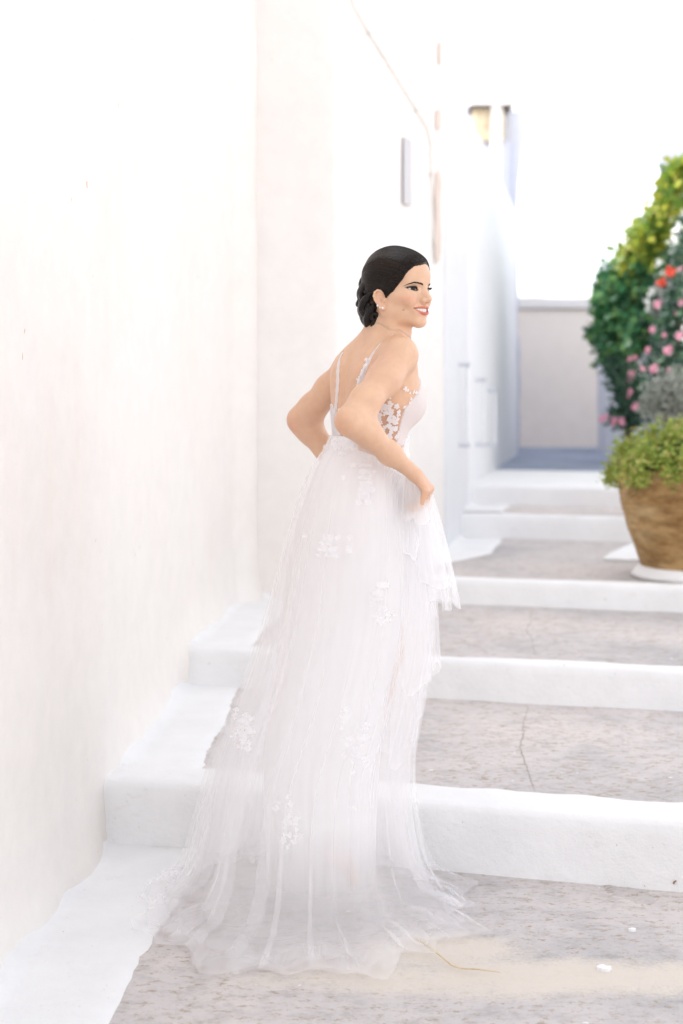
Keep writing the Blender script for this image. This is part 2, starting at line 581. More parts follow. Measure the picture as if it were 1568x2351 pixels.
class Sdf:
    """ordered list of blended shapes; each knows a bounding ball so far shapes can be skipped"""
    def __init__(self):
        self.items = []
    def add(self, fn, c, rad, k=0.01, op='u'):
        self.items.append((fn, np.asarray(c, float), rad, k, op))
    def ell(self, c, r, k=0.01, op='u', rot=None):
        c = np.asarray(c, float); r = np.asarray(r, float)
        if rot is None:
            self.add(lambda P: sd_ellipsoid(P, c, r), c, r.max(), k, op)
        else:
            Rm = np.asarray(rot, float)          # rows: local axes in the frame of P
            self.add(lambda P: sd_ellipsoid((P - c) @ Rm.T, np.zeros(3), r), c, r.max(), k, op)
    def cap(self, a, b, ra, rb=None, k=0.01, op='u'):
        a = np.asarray(a, float); b = np.asarray(b, float)
        rb = ra if rb is None else rb
        self.add(lambda P: sd_capsule(P, a, b, ra, rb), (a + b) / 2, np.linalg.norm(b - a) / 2 + max(ra, rb), k, op)
    def chain(self, pts, rad, k=0.01, kin=None):
        pts = [np.asarray(p, float) for p in pts]
        kin = k if kin is None else kin
        def fn(P):
            d = None
            for a, b, ra, rb in zip(pts, pts[1:], rad, rad[1:]):
                e = sd_capsule(P, a, b, ra, rb)
                d = e if d is None else smin(d, e, kin)
            return d
        c = sum(pts) / len(pts)
        self.add(fn, c, max(np.linalg.norm(p - c) for p in pts) + max(rad), k)
    def brush(self, c, sig, amp, rot=None):
        """push the surface out (amp > 0) or in around a point"""
        c = np.asarray(c, float); sig = np.asarray(sig, float)
        if rot is None:
            fn = lambda P: amp * np.exp(-(((P - c) / sig) ** 2).sum(1))
        else:
            Rm = np.asarray(rot, float)
            fn = lambda P: amp * np.exp(-((((P - c) @ Rm.T) / sig) ** 2).sum(1))
        self.add(fn, c, 3 * sig.max(), 0, 'b')
    def eval(self, P, items=None):
        d = np.full(len(P), 9.0)
        for fn, c, rad, k, op in (self.items if items is None else items):
            e = fn(P)
            if op == 'u':
                d = smin(d, e, k)
            elif op == 's':
                d = smax(d, -e, k)
            elif op == 'i':
                d = smax(d, e, k)
            else:
                d = d - e
        return d
    def near(self, c, rad):
        out = []
        for it in self.items:
            fn, ic, ir, k, op = it
            if op == 'i' or np.linalg.norm(ic - c) < ir + rad + k + 0.03:
                out.append(it)
        return out
    def project(self, P, off=0.0, it=6):
        P = np.array(P, float)
        e = 1e-4
        for _ in range(it):
            d = self.eval(P)
            g = np.stack([self.eval(P + np.eye(3)[i] * e) - d for i in range(3)], 1) / e
            g /= np.linalg.norm(g, axis=1, keepdims=True) + 1e-9
            P = P - g * (d - off)[:, None]
        return P, g

def polygonize(sdf, lo, hi, h, n=8):
    """surface nets over the blocks that the surface passes through -> verts, quads"""
    lo = np.asarray(lo, float); hi = np.asarray(hi, float)
    B = h * n
    nb = np.ceil((hi - lo) / B).astype(int)
    G = 4                                           # blocks per bucket edge
    act = []
    vals = []
    loc = np.stack(np.meshgrid(*[np.arange(n + 1)] * 3, indexing='ij'), -1).reshape(-1, 3)
    for bx in range(0, nb[0], G):
        for by in range(0, nb[1], G):
            for bz in range(0, nb[2], G):
                b0 = np.array([bx, by, bz])
                cen = lo + (b0 + G / 2) * B
                rad = G * B * 0.87
                it = sdf.near(cen, rad)
                if not any(i[4] == 'u' for i in it):
                    continue
                d0 = sdf.eval(cen[None], it)[0]
                if abs(d0) > rad * 1.5 + 0.03:
                    continue
                ids = np.stack(np.meshgrid(*[np.arange(G)] * 3, indexing='ij'), -1).reshape(-1, 3) + b0
                ids = ids[(ids < nb).all(1)]
                dc = sdf.eval(lo + (ids + 0.5) * B, it)
                ids = ids[np.abs(dc) < B * 1.25 + 0.004]
                if not len(ids):
                    continue
                g = (ids[:, None, :] * n + loc[None]).reshape(-1, 3)
                act.append(ids)
                vals.append(sdf.eval(lo + g * h, it).reshape(len(ids), n + 1, n + 1, n + 1).astype(np.float32))
    ids = np.concatenate(act); D = np.concatenate(vals)
    S = D < 0
    dims = nb * n + 2
    corners = [(i, j, k) for i in (0, 1) for j in (0, 1) for k in (0, 1)]
    cs = [S[:, i:i + n, j:j + n, k:k + n] for i, j, k in corners]
    cnt = sum(c.astype(np.int8) for c in cs)
    active = (cnt > 0) & (cnt < 8)
    b, ci, cj, ck = np.nonzero(active)
    cell = ids[b] * n + np.stack([ci, cj, ck], 1)
    gid = (cell[:, 0] * dims[1] + cell[:, 1]) * dims[2] + cell[:, 2]
    vc = {c: D[b, ci + c[0], cj + c[1], ck + c[2]].astype(float) for c in corners}
    acc = np.zeros((len(b), 3)); num = np.zeros(len(b))
    for a_ in corners:
        for ax in range(3):
            if a_[ax] == 0:
                b_ = tuple(1 if q == ax else a_[q] for q in range(3))
                va, vb = vc[a_], vc[b_]
                cr = (va < 0) != (vb < 0)
                t = np.where(cr, va / np.where(cr, va - vb, 1), 0)
                pt = np.tile(np.array(a_, float), (len(b), 1)); pt[:, ax] += t
                acc += pt * cr[:, None]; num += cr
    V = lo + (cell + acc / num[:, None]) * h
    order = np.argsort(gid); gs = gid[order]
    strides = np.array([dims[1] * dims[2], dims[2], 1])
    quads = []
    for ax in range(3):
        o2 = tuple(1 if q == ax else 0 for q in range(3))
        va, vb = vc[(0, 0, 0)], vc[o2]
        cr = (va < 0) != (vb < 0)
        base = gid[cr]; flip = (va[cr] < 0)
        s1, s2 = strides[(ax + 1) % 3], strides[(ax + 2) % 3]
        q = np.stack([base, base - s1, base - s1 - s2, base - s2], 1)
        pos = np.searchsorted(gs, q); pos = np.clip(pos, 0, len(gs) - 1)
        ok = (gs[pos] == q).all(1)
        qi = order[pos][ok]; fl = flip[ok]
        qi[~fl] = qi[~fl][:, ::-1]
        quads.append(qi)
    return V, np.concatenate(quads)

# ------------------------------------------------------------------ the bride: body
A = np.array
def W(px, py, d):
    v = at(px, py, d); return A([v.x, v.y, v.z])
TA = R(34)
tf = A([math.cos(TA), math.sin(TA), 0.0])            # torso faces right and away
tr = A([math.sin(TA), -math.cos(TA), 0.0])           # her right side
HY = R(54)
hW = A([math.sin(HY), -math.cos(HY), 0.0])           # the face looks right, over the shoulder
hU = A([0.0, 0.0, 1.0])
hS = A([math.cos(HY), math.sin(HY), 0.0])            # her left
tilt = R(3)
hU, hW = hU * math.cos(tilt) - hW * math.sin(tilt) * 0, hW
EYE = W(968, 664, 3.70)
HM = np.stack([hS, hU, hW])                          # rows: head axes
def H(s, u, w):
    """head space (mm from the middle of the eye line: her left, up, forward) -> world"""
    return EYE + (s * hS + u * hU + w * hW) * 0.001
def toH(P):
    return (P - EYE) @ HM.T * 1000.0

body = Sdf()
# torso as a loft: image row, centre column, half width across, half depth
TZ = [(755, 886, .050, .050), (772, 880, .064, .056), (790, 873, .102, .063), (812, 866, .130, .078), (840, 863, .138, .092),
      (880, 860, .136, .101), (920, 856, .131, .101), (960, 851, .120, .095), (1000, 847, .112, .088), (1030, 842, .112, .086),
      (1070, 836, .122, .094), (1120, 832, .136, .108), (1180, 832, .138, .108), (1225, 834, .120, .098), (1250, 836, .11, .08)]
TD = 3.79
_tz = A([CAM_H - (t[0] - HORIZON) / F * TD for t in TZ])[::-1]
_tx = A([(t[1] - 784) / F * TD for t in TZ])[::-1]
_ta = A([t[2] for t in TZ])[::-1]
_tb = A([t[3] for t in TZ])[::-1]
_zz = np.linspace(_tz[0], _tz[-1], 240)
def _dense(y):
    m = np.gradient(y, _tz); i = np.clip(np.searchsorted(_tz, _zz) - 1, 0, len(_tz) - 2); h = _tz[i + 1] - _tz[i]; t = (_zz - _tz[i]) / h
    return (2*t**3 - 3*t**2 + 1) * y[i] + (t**3 - 2*t**2 + t) * h * m[i] + (-2*t**3 + 3*t**2) * y[i + 1] + (t**3 - t**2) * h * m[i + 1]
_tx, _ta, _tb = _dense(_tx), _dense(_ta), _dense(_tb); _tz = _zz
def torso_fn(P):
    z = np.clip(P[:, 2], _tz[0], _tz[-1])
    cx = np.interp(z, _tz, _tx); a = np.interp(z, _tz, _ta); b = np.interp(z, _tz, _tb)
    dx = P[:, 0] - cx; dy = P[:, 1] - TD
    x = dx * tr[0] + dy * tr[1]; y = dx * tf[0] + dy * tf[1]
    rr = np.sqrt((x / a) ** 2 + (y / b) ** 2) + 1e-6
    g = np.sqrt((x / a ** 2) ** 2 + (y / b ** 2) ** 2) / rr + 1e-6
    d = (rr - 1) / g
    dz = np.maximum(np.maximum(_tz[0] - P[:, 2], P[:, 2] - _tz[-1]), 0)
    return np.sqrt(np.maximum(d, 0) ** 2 + dz ** 2) + np.minimum(d, 0)
body.add(torso_fn, (0.07, TD, 1.27), 0.42, 0.01)
def T(py, r=0.0, f=0.0, back=0.0):
    """point on the torso: image row, offset to her right, offset forward"""
    z = CAM_H - (py - HORIZON) / F * TD
    return A([np.interp(z, _tz, _tx), TD, z]) + tr * r + tf * f
# bust, shoulder blades, spine, collar
for s in (-1, 1):
    body.ell(T(925, s * .066, .062), (.052, .052, .056), .035)
    body.brush(T(855, s * .068, -.088), (.040, .040, .055), .011)
for py in range(800, 1040, 18):
    body.brush(T(py, .004, -np.interp(py, [800, 840, 900, 960, 1040], [.072, .092, .102, .096, .09])), (.013, .013, .020), -.0050)
# neck, trapezius
NK = H(0, -66, -84)
body.cap(NK, T(800, 0, .000), .047, .056, .03)
body.cap(H(0, -20, -98), NK, .052, .047, .03)
SR, SL = W(918, 816, 3.672), W(803, 846, 3.895)
body.chain([H(0, -88, -88), T(808, .06, -.014), SR + A([0, .0, .010])], [.030, .036, .034], .035)
body.chain([H(0, -88, -88), T(822, -.05, -.014), SL + A([0, 0, .002])], [.030, .034, .032], .035)
body.chain([H(-58, -48, -84), H(-36, -92, -66), T(806, .03, .062)], [.010, .0115, .010], .014)
body.cap(H(0, -84, -74), T(800, 0, .026), .034, .043, .022)
# right arm
ER, WR = W(804, 967, 3.535), W(952, 1088, 3.635)
mid = lambda a, b, t: a + (b - a) * t
body.chain([SR, mid(SR, ER, .35) + A([.004, 0, -.002]), mid(SR, ER, .7), ER], [.0440, .0390, .0355, .0315], .03, .03)
body.chain([ER, mid(ER, WR, .25) + A([.003, 0, .003]), mid(ER, WR, .6), WR], [.0315, .0310, .0250, .0185], .035, .03)
# left arm
EL, WL = W(691, 964, 4.00), W(786, 1078, 3.99)
body.chain([SL, mid(SL, EL, .4), mid(SL, EL, .75), EL], [.0420, .0380, .0350, .0320], .03, .03)
body.chain([EL, mid(EL, WL, .25), mid(EL, WL, .6), WL], [.0320, .0320, .0280, .0200], .035, .03)
# hands: palm, four curled fingers, thumb from the side of the palm
def hand(wrist, kn, side, down, palmn):
    """wrist -> knuckle centre kn; side: towards the index; palmn: towards the palm"""
    side = side / np.linalg.norm(side); palmn = palmn / np.linalg.norm(palmn); down = down / np.linalg.norm(down)
    L = kn - wrist
    for o, r in ((-.024, .010), (-.008, .0115), (.008, .0115), (.023, .0105)):
        body.cap(wrist + side * o * .45 + L * .08, kn + side * o, .0125, r * .9, .012)
    lens = {-.0275: (.030, .020, .015), -.0095: (.036, .024, .017), .0085: (.039, .026, .018), .0265: (.036, .023, .017)}
    for o, (l1, l2, l3) in lens.items():
        p0 = kn + side * o
        d1 = down * .88 + palmn * .47
        d2 = down * .30 + palmn * .95
        d3 = -down * .55 + palmn * .83
        p1 = p0 + d1 * l1; p2 = p1 + d2 * l2; p3 = p2 + d3 * l3
        body.chain([p0, p1, p2, p3], [.0090, .0078, .0070, .0060], .005, .003)
    t0 = wrist + L * .30 + side * .020 + palmn * .008
    t1 = t0 + side * .022 + down * .022 + palmn * .010
    t2 = t1 + down * .028 + palmn * .016 - side * .002
    t3 = t2 + down * .020 + palmn * .012 - side * .008
    body.chain([t0, t1, t2, t3], [.015, .0110, .0095, .0078], .012, .004)
KR = W(983, 1124, 3.655)
hand(WR, KR, A([.30, .93, .05]), A([.05, -.02, -1.0]), A([-.82, .25, -.35]))
KL = W(820, 1118, 4.0)
hand(WL, KL, A([.3, -.9, .1]), A([.3, 0, -1.0]), A([.55, -.35, -.5]))
# legs: left on the paving, right foot on the first step
HR, HL = T(1190, .064), T(1190, -.066)
KNR, ANR = W(885, 1500, 3.93), W(812, 1745, 4.14)
KNL, ANL = W(800, 1560, 3.86), W(765, 1930, 3.88)
for hp, kn, an, toe in ((HR, KNR, ANR, A([.01, .11, -.075])), (HL, KNL, ANL, A([.05, .05, -.11]))):
    body.chain([hp, mid(hp, kn, .5), kn], [.068, .062, .048], .04, .03)
    body.chain([kn, mid(kn, an, .3), mid(kn, an, .7), an], [.048, .050, .038, .029], .02, .02)
    body.chain([an + A([-.012, -.012, -.03]), an + toe * .6, an + toe * 1.15], [.026, .026, .016], .02, .01)

# ------------------------------------------------------------------ head (millimetres in head space)
def hell(c, r, k=5, op='u', rot=None):
    rr = HM if rot is None else np.asarray(rot) @ HM
    body.ell(H(*c), A(r) * .001, k * .001, op, rr)
def hcap(a, b, ra, rb=None, k=5):
    body.cap(H(*a), H(*b), ra * .001, (ra if rb is None else rb) * .001, k * .001)
def hbr(c, sig, amp):
    body.brush(H(*c), A(sig) * .001, amp * .001, HM)
def hchain(pts, rad, k=3, kin=2):
    body.chain([H(*p) for p in pts], [r * .001 for r in rad], k * .001, kin * .001)

hell((0, 25, -78), (69, 82, 88), 20)
hell((0, 38, -50), (60, 52, 63), 20)
hell((0, -24, -46), (56, 64, 50), 22)
for s in (-1, 1):
    hcap((s * 46, -50, -66), (s * 12, -82, -10), 12, 12, 24)      # jaw
    hcap((s * 50, -14, -56), (s * 44, -20, -22), 14, 13, 22)       # cheekbone
    hell((s * 33, -33, -12), (17, 14, 14), 14)                     # smiling cheek
    hcap((s * 9, 14, 0), (s * 36, 17, -13), 6.5, 6.0, 14)          # brow
hell((0, -86, -7), (15, 11.5, 15), 14)                               # chin
hell((0, -56, -6), (31, 19, 16), 14)                               # mouth mound
hcap((0, 9, 0), (0, -20, 18), 7.0, 7.5, 9)                         # nose
hcap((0, -8, 4), (0, -28, 8), 9.5, 12, 9)
hell((0, -27, 20.5), (8.8, 8.0, 9.5), 7)
for s in (-1, 1):
    hell((s * 11.0, -31, 11), (6.5, 6.0, 8.5), 7)
    body.ell(H(s * 6.5, -37.5, 17), A((3.6, 2.6, 4.5)) * .001, .002, 's', HM)
    hbr((s * 27, 3, 2), (14, 8, 13), -3.6)                         # orbit
    hbr((s * 13, 1, 4), (5, 7, 8), -1.6)
    hbr((s * 24, -44, 2), (6, 12, 9), -2.0)                        # smile fold
    hbr((s * 30, -98, -42), (22, 10, 28), -5.5)
    hbr((s * 62, 10, -28), (14, 20, 18), -2.5)                     # temple
EYEC = [(s * 32.0, -1.0, -16.0) for s in (-1, 1)]
for c in EYEC:
    hell(c, (16.3, 15.6, 16.0), 4)
for s, c in zip((-1, 1), EYEC):
    ca, sa = math.cos(R(7)), math.sin(R(7)) * s
    yo = R(16) * s                                                 # the lids wrap round towards the temple
    cy, sy = math.cos(yo), math.sin(yo)
    rot = A([[ca, sa, 0], [-sa, ca, 0], [0, 0, 1]]) @ A([[cy, 0, -sy], [0, 1, 0], [sy, 0, cy]])
    cc = A(c) + A([sy, 0, cy]) * 13 + A([0, -.6, 0])
    body.ell(H(*cc), A((15.4, 3.6, 11)) * .001, .0010, 's', rot @ HM)
# lips and the smile between them
def wl(s): return 12.6 - 0.0195 * s * s
def u_up(s): return -51.0 - 0.7 * math.exp(-(s / 5.0) ** 2) * 0 + 0.0006 * s * s
def u_lo(s): return -61.0 + 10.6 * (s / 33.0) ** 2
ss = [-33, -28, -21, -13, -6, 0, 6, 13, 21, 28, 33]
hchain([(s, u_up(s) + 2.4 - .4 * (abs(s) < 3), wl(s) + .6) for s in ss], [1.8, 2.4, 2.8, 3.1, 3.3, 3.1, 3.3, 3.1, 2.8, 2.4, 1.8], 2.2, 1)
hchain([(s, u_lo(s) - 2.8, wl(s) + .2) for s in ss], [1.8, 2.4, 3.1, 3.7, 4.0, 4.1, 4.0, 3.7, 3.1, 2.4, 1.8], 2.2, 1)
hbr((0, -74, 8), (20, 5, 8), -2.6)
def mouth_fn(P):
    q = toH(P)
    s, u, w = q[:, 0], q[:, 1], q[:, 2]
    up = -51.0 + 0.0006 * s * s
    lo = -61.0 + 10.6 * (s / 33.0) ** 2
    d = np.maximum(np.maximum(u - up, lo - u), (12.6 - 0.0195 * s * s - 9) - w)
    return d * .001 * .8
body.add(mouth_fn, H(0, -56, 8), .040, .001, 's')
# ears
for s in (-1, 1):
    out = R(24) * s
    c_, s_ = math.cos(out), math.sin(out)
    e_w = A([s_ * -1.0, 0.12, -c_])                                # ear plane runs back and slightly out
    e_w = A([abs(s_) * s, -0.18, -c_]); e_w /= np.linalg.norm(e_w)
    e_u = A([0, 1, 0]) - e_w * e_w[1]; e_u /= np.linalg.norm(e_u)
    e_n = np.cross(e_u, e_w) * s
    if e_n[0] * s < 0: e_n = -e_n
    o = A([s * 66.5, -27, -72])
    def EP(a, b, n=0.0, fr=(o, e_w, e_u, e_n)):
        return tuple(fr[0] + fr[1] * a + fr[2] * b + fr[3] * n)
    hell(EP(11, 2, 1), (4.0, 23, 13.5), 6, 'u', np.stack([e_n, e_u, e_w]))
    rim = [(-1, 6), (0, 15), (5, 23), (13, 26), (21, 22), (25, 13), (24, 2), (19, -9), (13, -17), (8, -22)]
    hchain([EP(a, b, 4.5) for a, b in rim], [2.4, 2.6, 2.8, 2.9, 2.9, 2.8, 2.6, 2.6, 3.2, 4.6], 2.5, 1)
    hchain([EP(6, 13, 3.5), EP(13, 15, 4), EP(18, 8, 4.2), EP(17, -2, 4), EP(12, -11, 3.5)], [1.8, 2.4, 2.4, 2.4, 2.2], 2.5, 1)
    hell(EP(7, -21, 2), (4.4, 7.0, 6.2), 4, 'u', np.stack([e_n, e_u, e_w]))
    hbr(EP(9, 0, 5), (6, 9, 6), -4.5)
    hcap(EP(1, -2, 3), EP(1, -5, 4), 3.6, 3.2, 4)                 # tragus
    if s == -1: EAR = EP

Vb, Qb = polygonize(body, (-0.42, 3.25, -0.02), (0.50, 4.62, 1.86), 0.0024)

TATTOO = W(702, 909, 3.93)
# skin colours: lips, brows' shade, make-up, blush are colours of the face itself
SKIN = A([0.67, 0.455, 0.325])
def skin_colour(P):
    q = toH(P); s, u, w = q[:, 0], q[:, 1], q[:, 2]; a = np.abs(s)
    C = np.tile(SKIN, (len(P), 1))
    def mixin(m, col):
        nonlocal C
        m = np.clip(m, 0, 1)[:, None]; C = C * (1 - m) + A(col) * m
    head = (w > -90) & (w < 50) & (u > -110) & (u < 90) & (a < 90)
    g = lambda c, sg: np.exp(-(((s - c[0]) / sg[0]) ** 2 + ((u - c[1]) / sg[1]) ** 2 + ((w - c[2]) / sg[2]) ** 2)) * head
    for k in (-1, 1):
        mixin(.60 * g((k * 42, -27, -16), (20, 13, 24)), (.68, .30, .22))        # blush
        mixin(.25 * g((k * 75, -25, -85), (12, 25, 18)), (.66, .34, .25))
        ds = (a - 34.0); ds = np.where(ds < 0, ds * 1.45, ds); ds = ds * (np.sign(s) == k) + 99 * (np.sign(s) != k)
        du = u + 1.0 - .12 * ds
        fr = (w > -34) & head
        e = np.sqrt((ds / 17.0) ** 2 + ((du - 1.8) / np.where(du > 1.8, 11.0, 7.6)) ** 2)
        mixin(.62 * np.exp(-np.maximum(e - .55, 0) ** 2 / .13) * fr, (.21, .12, .085))     # smoky shadow
        e2 = np.sqrt((ds / 17.0) ** 2 + ((du - .8) / 5.3) ** 2)
        mixin(1.0 * np.clip((1.18 - e2) / .22, 0, 1) * fr, (.012, .008, .007))          # lash line
    front = (w > -20) & head
    up = -51.0 + 0.0006 * s * s; lo = -61.0 + 10.6 * (s / 33.0) ** 2
    taper = np.clip(1 - (a / 35.5) ** 2.6, 0, 1)
    sm = lambda x: np.clip(x / .9 + .5, 0, 1)
    upper = sm(u - up + 2.5) * sm(up + 5.4 * taper + .2 - 1.0 * np.exp(-(s / 2.6) ** 2) - u)
    lower = sm(lo + 2.5 - u) * sm(u - lo + 7.4 * taper + .2)
    lip = np.maximum(upper, lower) * sm(34.0 - a) * front
    mixin(lip * .92, (.56, .155, .125))
    inside = front & (u < up - .3) & (u > lo + .3) & (a < 32.5) & (w < 12.6 - 0.0195 * s * s - 5)
    mixin(inside * 1.0, (.10, .02, .02))
    mixin(g((-47, -55, -18), (1.9, 1.9, 12)) * 1.0, (.22, .11, .075))             # mole
    for c_, r_ in ((W(781, 976, 3.52), .028), (W(668, 978, 3.98), .028), (KR, .03)):
        mixin(.45 * np.exp(-(np.linalg.norm(P - c_, axis=1) / r_) ** 2), (.66, .33, .235))
    tt_ = P - TATTOO
    C = np.where((np.linalg.norm(tt_ * A([1.6, .4, .8]), axis=1) < .0045)[:, None], A([.22, .19, .18]), C)
    return C

def point_colours(o, C, name="tint"):
    at_ = o.data.color_attributes.new(name, 'FLOAT_COLOR', 'POINT')
    full = np.ones((len(C), 4), np.float32); full[:, :3] = C
    at_.data.foreach_set("color", full.ravel())

m_skin, nt, b = mat_new("skin")
va = N(nt, "ShaderNodeVertexColor", layer_name="tint")
co = objcoord(nt)
nz = tex_noise(nt, co, 38, 5, 0.6)
rz = ramp(nt, nz.outputs['Fac'], [(0.3, (0.93, 0.90, 0.88)), (0.7, (1.04, 1.02, 1.0))])
mm = N(nt, "ShaderNodeMix", data_type='RGBA', blend_type='MULTIPLY'); mm.inputs['Factor'].default_value = 1
nt.links.new(va.outputs[0], mm.inputs['A']); nt.links.new(rz.outputs[0], mm.inputs['B'])
nz2 = tex_noise(nt, co, 11, 4, 0.6)
rz2 = ramp(nt, nz2.outputs['Fac'], [(0.35, (1.02, 0.98, 0.93)), (0.65, (1.0, 0.93, 0.90))])
mm2 = N(nt, "ShaderNodeMix", data_type='RGBA', blend_type='MULTIPLY'); mm2.inputs['Factor'].default_value = 1
nt.links.new(mm.outputs['Result'], mm2.inputs['A']); nt.links.new(rz2.outputs[0], mm2.inputs['B'])
nt.links.new(mm2.outputs['Result'], b.inputs['Base Color'])
b.inputs['Roughness'].default_value = 0.42
b.inputs['Specular IOR Level'].default_value = 0.42
b.inputs['Subsurface Weight'].default_value = 0.12
b.inputs['Subsurface Radius'].default_value = (0.012, 0.005, 0.003)
b.inputs['Subsurface Scale'].default_value = 1.0
fn = tex_noise(nt, co, 420, 3, 0.5)
bump(nt, b, fn.outputs['Fac'], 0.06, 0.002)
M['skin'] = m_skin

person = npmesh("person", Vb, Qb, m_skin)
# finer faces where eyes, lips and ears need them, laid back onto the modelled surface
bm = bmesh.new(); bm.from_mesh(person.data); bm.verts.ensure_lookup_table()
qh = toH(Vb)
fin = (qh[:, 2] > -38) & (qh[:, 1] > -80) & (qh[:, 1] < 24) & (np.abs(qh[:, 0]) < 62)
fin |= (np.abs(qh[:, 0]) > 62) & (qh[:, 2] > -112) & (qh[:, 2] < -60) & (qh[:, 1] > -56) & (qh[:, 1] < 6)
ed = [e for e in bm.edges if fin[e.verts[0].index] and fin[e.verts[1].index]]
nold = len(bm.verts)
bmesh.ops.subdivide_edges(bm, edges=ed, cuts=2, use_grid_fill=True)
bm.verts.ensure_lookup_table()
Vn = A([v.co for v in bm.verts])
qh = toH(Vn)
idx = np.arange(nold, len(Vn))
hit = body.near(H(0, -25, -40), .10)
_s = Sdf(); _s.items = hit
Pn, _ = _s.project(Vn[idx], 0.0, 2)
mv = np.linalg.norm(Pn - Vn[idx], axis=1) < .002
for k, i in enumerate(idx):
    if mv[k]: bm.verts[i].co = Pn[k]
bm.to_mesh(person.data); bm.free()
person.data.shade_smooth()
Vb = np.empty(len(person.data.vertices) * 3, np.float32); person.data.vertices.foreach_get("co", Vb); Vb = Vb.reshape(-1, 3).astype(float)
point_colours(person, skin_colour(Vb))
tag(person, "bride in white tulle gown glancing over her shoulder, lifting her skirt", "person")

# eyes
def mesh_sphere(c, r, nu=24, nv=16, M3=None):
    v, f = [], []
    for j in range(nv + 1):
        th = math.pi * j / nv
        for i in range(nu):
            ph = 2 * math.pi * i / nu
            p = A([math.sin(th) * math.cos(ph), math.sin(th) * math.sin(ph), math.cos(th)]) * r
            if M3 is not None: p = p @ M3
            v.append(c + p)
    for j in range(nv):
        for i in range(nu):
            f.append((j * nu + i, (j + 1) * nu + i, (j + 1) * nu + (i + 1) % nu, j * nu + (i + 1) % nu))
    return v, f
m_eye, nt, b = mat_new("eye")
va = N(nt, "ShaderNodeVertexColor", layer_name="tint")
nt.links.new(va.outputs[0], b.inputs['Base Color'])
b.inputs['Roughness'].default_value = 0.22
b.inputs['Specular IOR Level'].default_value = 0.2
gaze = A([-0.30, -0.02, 1.0]); gaze /= np.linalg.norm(gaze)
for c in EYEC:
    v, f = mesh_sphere(H(*c), .0150, 40, 32, HM)
    V = A(v)
    q = (V - H(*c)) @ HM.T / .0150
    ang = np.degrees(np.arccos(np.clip(q @ gaze, -1, 1)))
    C = np.where(ang[:, None] < 11, A([.004, .004, .004]), np.where(ang[:, None] < 29, A([.020, .011, .007]), A([.72, .68, .66])))
    o = mesh("eyeball", v, f, m_eye, person)
    point_colours(o, C)
# teeth: one curved row
m_tooth = plain("tooth_enamel", (0.86, 0.83, 0.78), 0.25, 0.5, 0.02)
v, f = [], []
edges = []
x = -24.0
wid = [6.0, 6.8, 7.2, 7.4, 7.8, 8.8, 8.8, 7.8, 7.4, 7.2, 6.8, 6.0]
x = -sum(wid) / 2
for wd in wid:
    for q in range(5):
        t = q / 4
        s = x + wd * t
        edges.append((s, .9 * (1 - (2 * t - 1) ** 4)))
    x += wd
rows = [(-45, -2.2), (-50, -.9), (-55, 0), (-59.0, 0), (-60.5, -.6)]
for (s, bulge) in edges:
    for (u, dw) in rows:
        v.append(H(s, u + (.0 if u > -58 else .010 * s * s), wl(s) - 2.6 + dw + bulge * .8 - .9))
nr = len(rows)
for i in range(len(edges) - 1):
    for j in range(nr - 1):
        f.append((i * nr + j, (i + 1) * nr + j, (i + 1) * nr + j + 1, i * nr + j + 1))
mesh("teeth", v, f, m_tooth, person)

# eyebrows and lashes: short hairs on the brow and lid edge
m_brow = plain("brow_hair", (0.032, 0.020, 0.015), 0.5, 0.3, 0.1)
def ribbons(paths, rad):
    """many thin three-sided tapering hairs (all with the same number of points) -> verts, quads"""
    P = np.asarray([list(p) for p in paths], float)
    K, n, _ = P.shape
    t = np.empty_like(P); t[:, 1:-1] = P[:, 2:] - P[:, :-2]; t[:, 0] = P[:, 1] - P[:, 0]; t[:, -1] = P[:, -1] - P[:, -2]
    t /= np.linalg.norm(t, axis=2, keepdims=True) + 1e-9
    e1 = np.cross(t, A([.3, .5, .81])); e1 /= np.linalg.norm(e1, axis=2, keepdims=True) + 1e-9
    e2 = np.cross(t, e1)
    r = np.asarray(rad, float)[:, None] * (1 - .75 * np.linspace(0, 1, n)[None] ** 2)
    ring = [P + (e1 * math.cos(2 * math.pi * k / 3) + e2 * math.sin(2 * math.pi * k / 3)) * r[..., None] for k in range(3)]
    V = np.stack(ring, 2).reshape(-1, 3)
    b = (np.arange(K)[:, None] * n + np.arange(n - 1)[None]).ravel() * 3
    Q = np.concatenate([np.stack([b + k, b + (k + 1) % 3, b + 3 + (k + 1) % 3, b + 3 + k], 1) for k in range(3)])
    return V, Q
prng = np.random.default_rng(5)
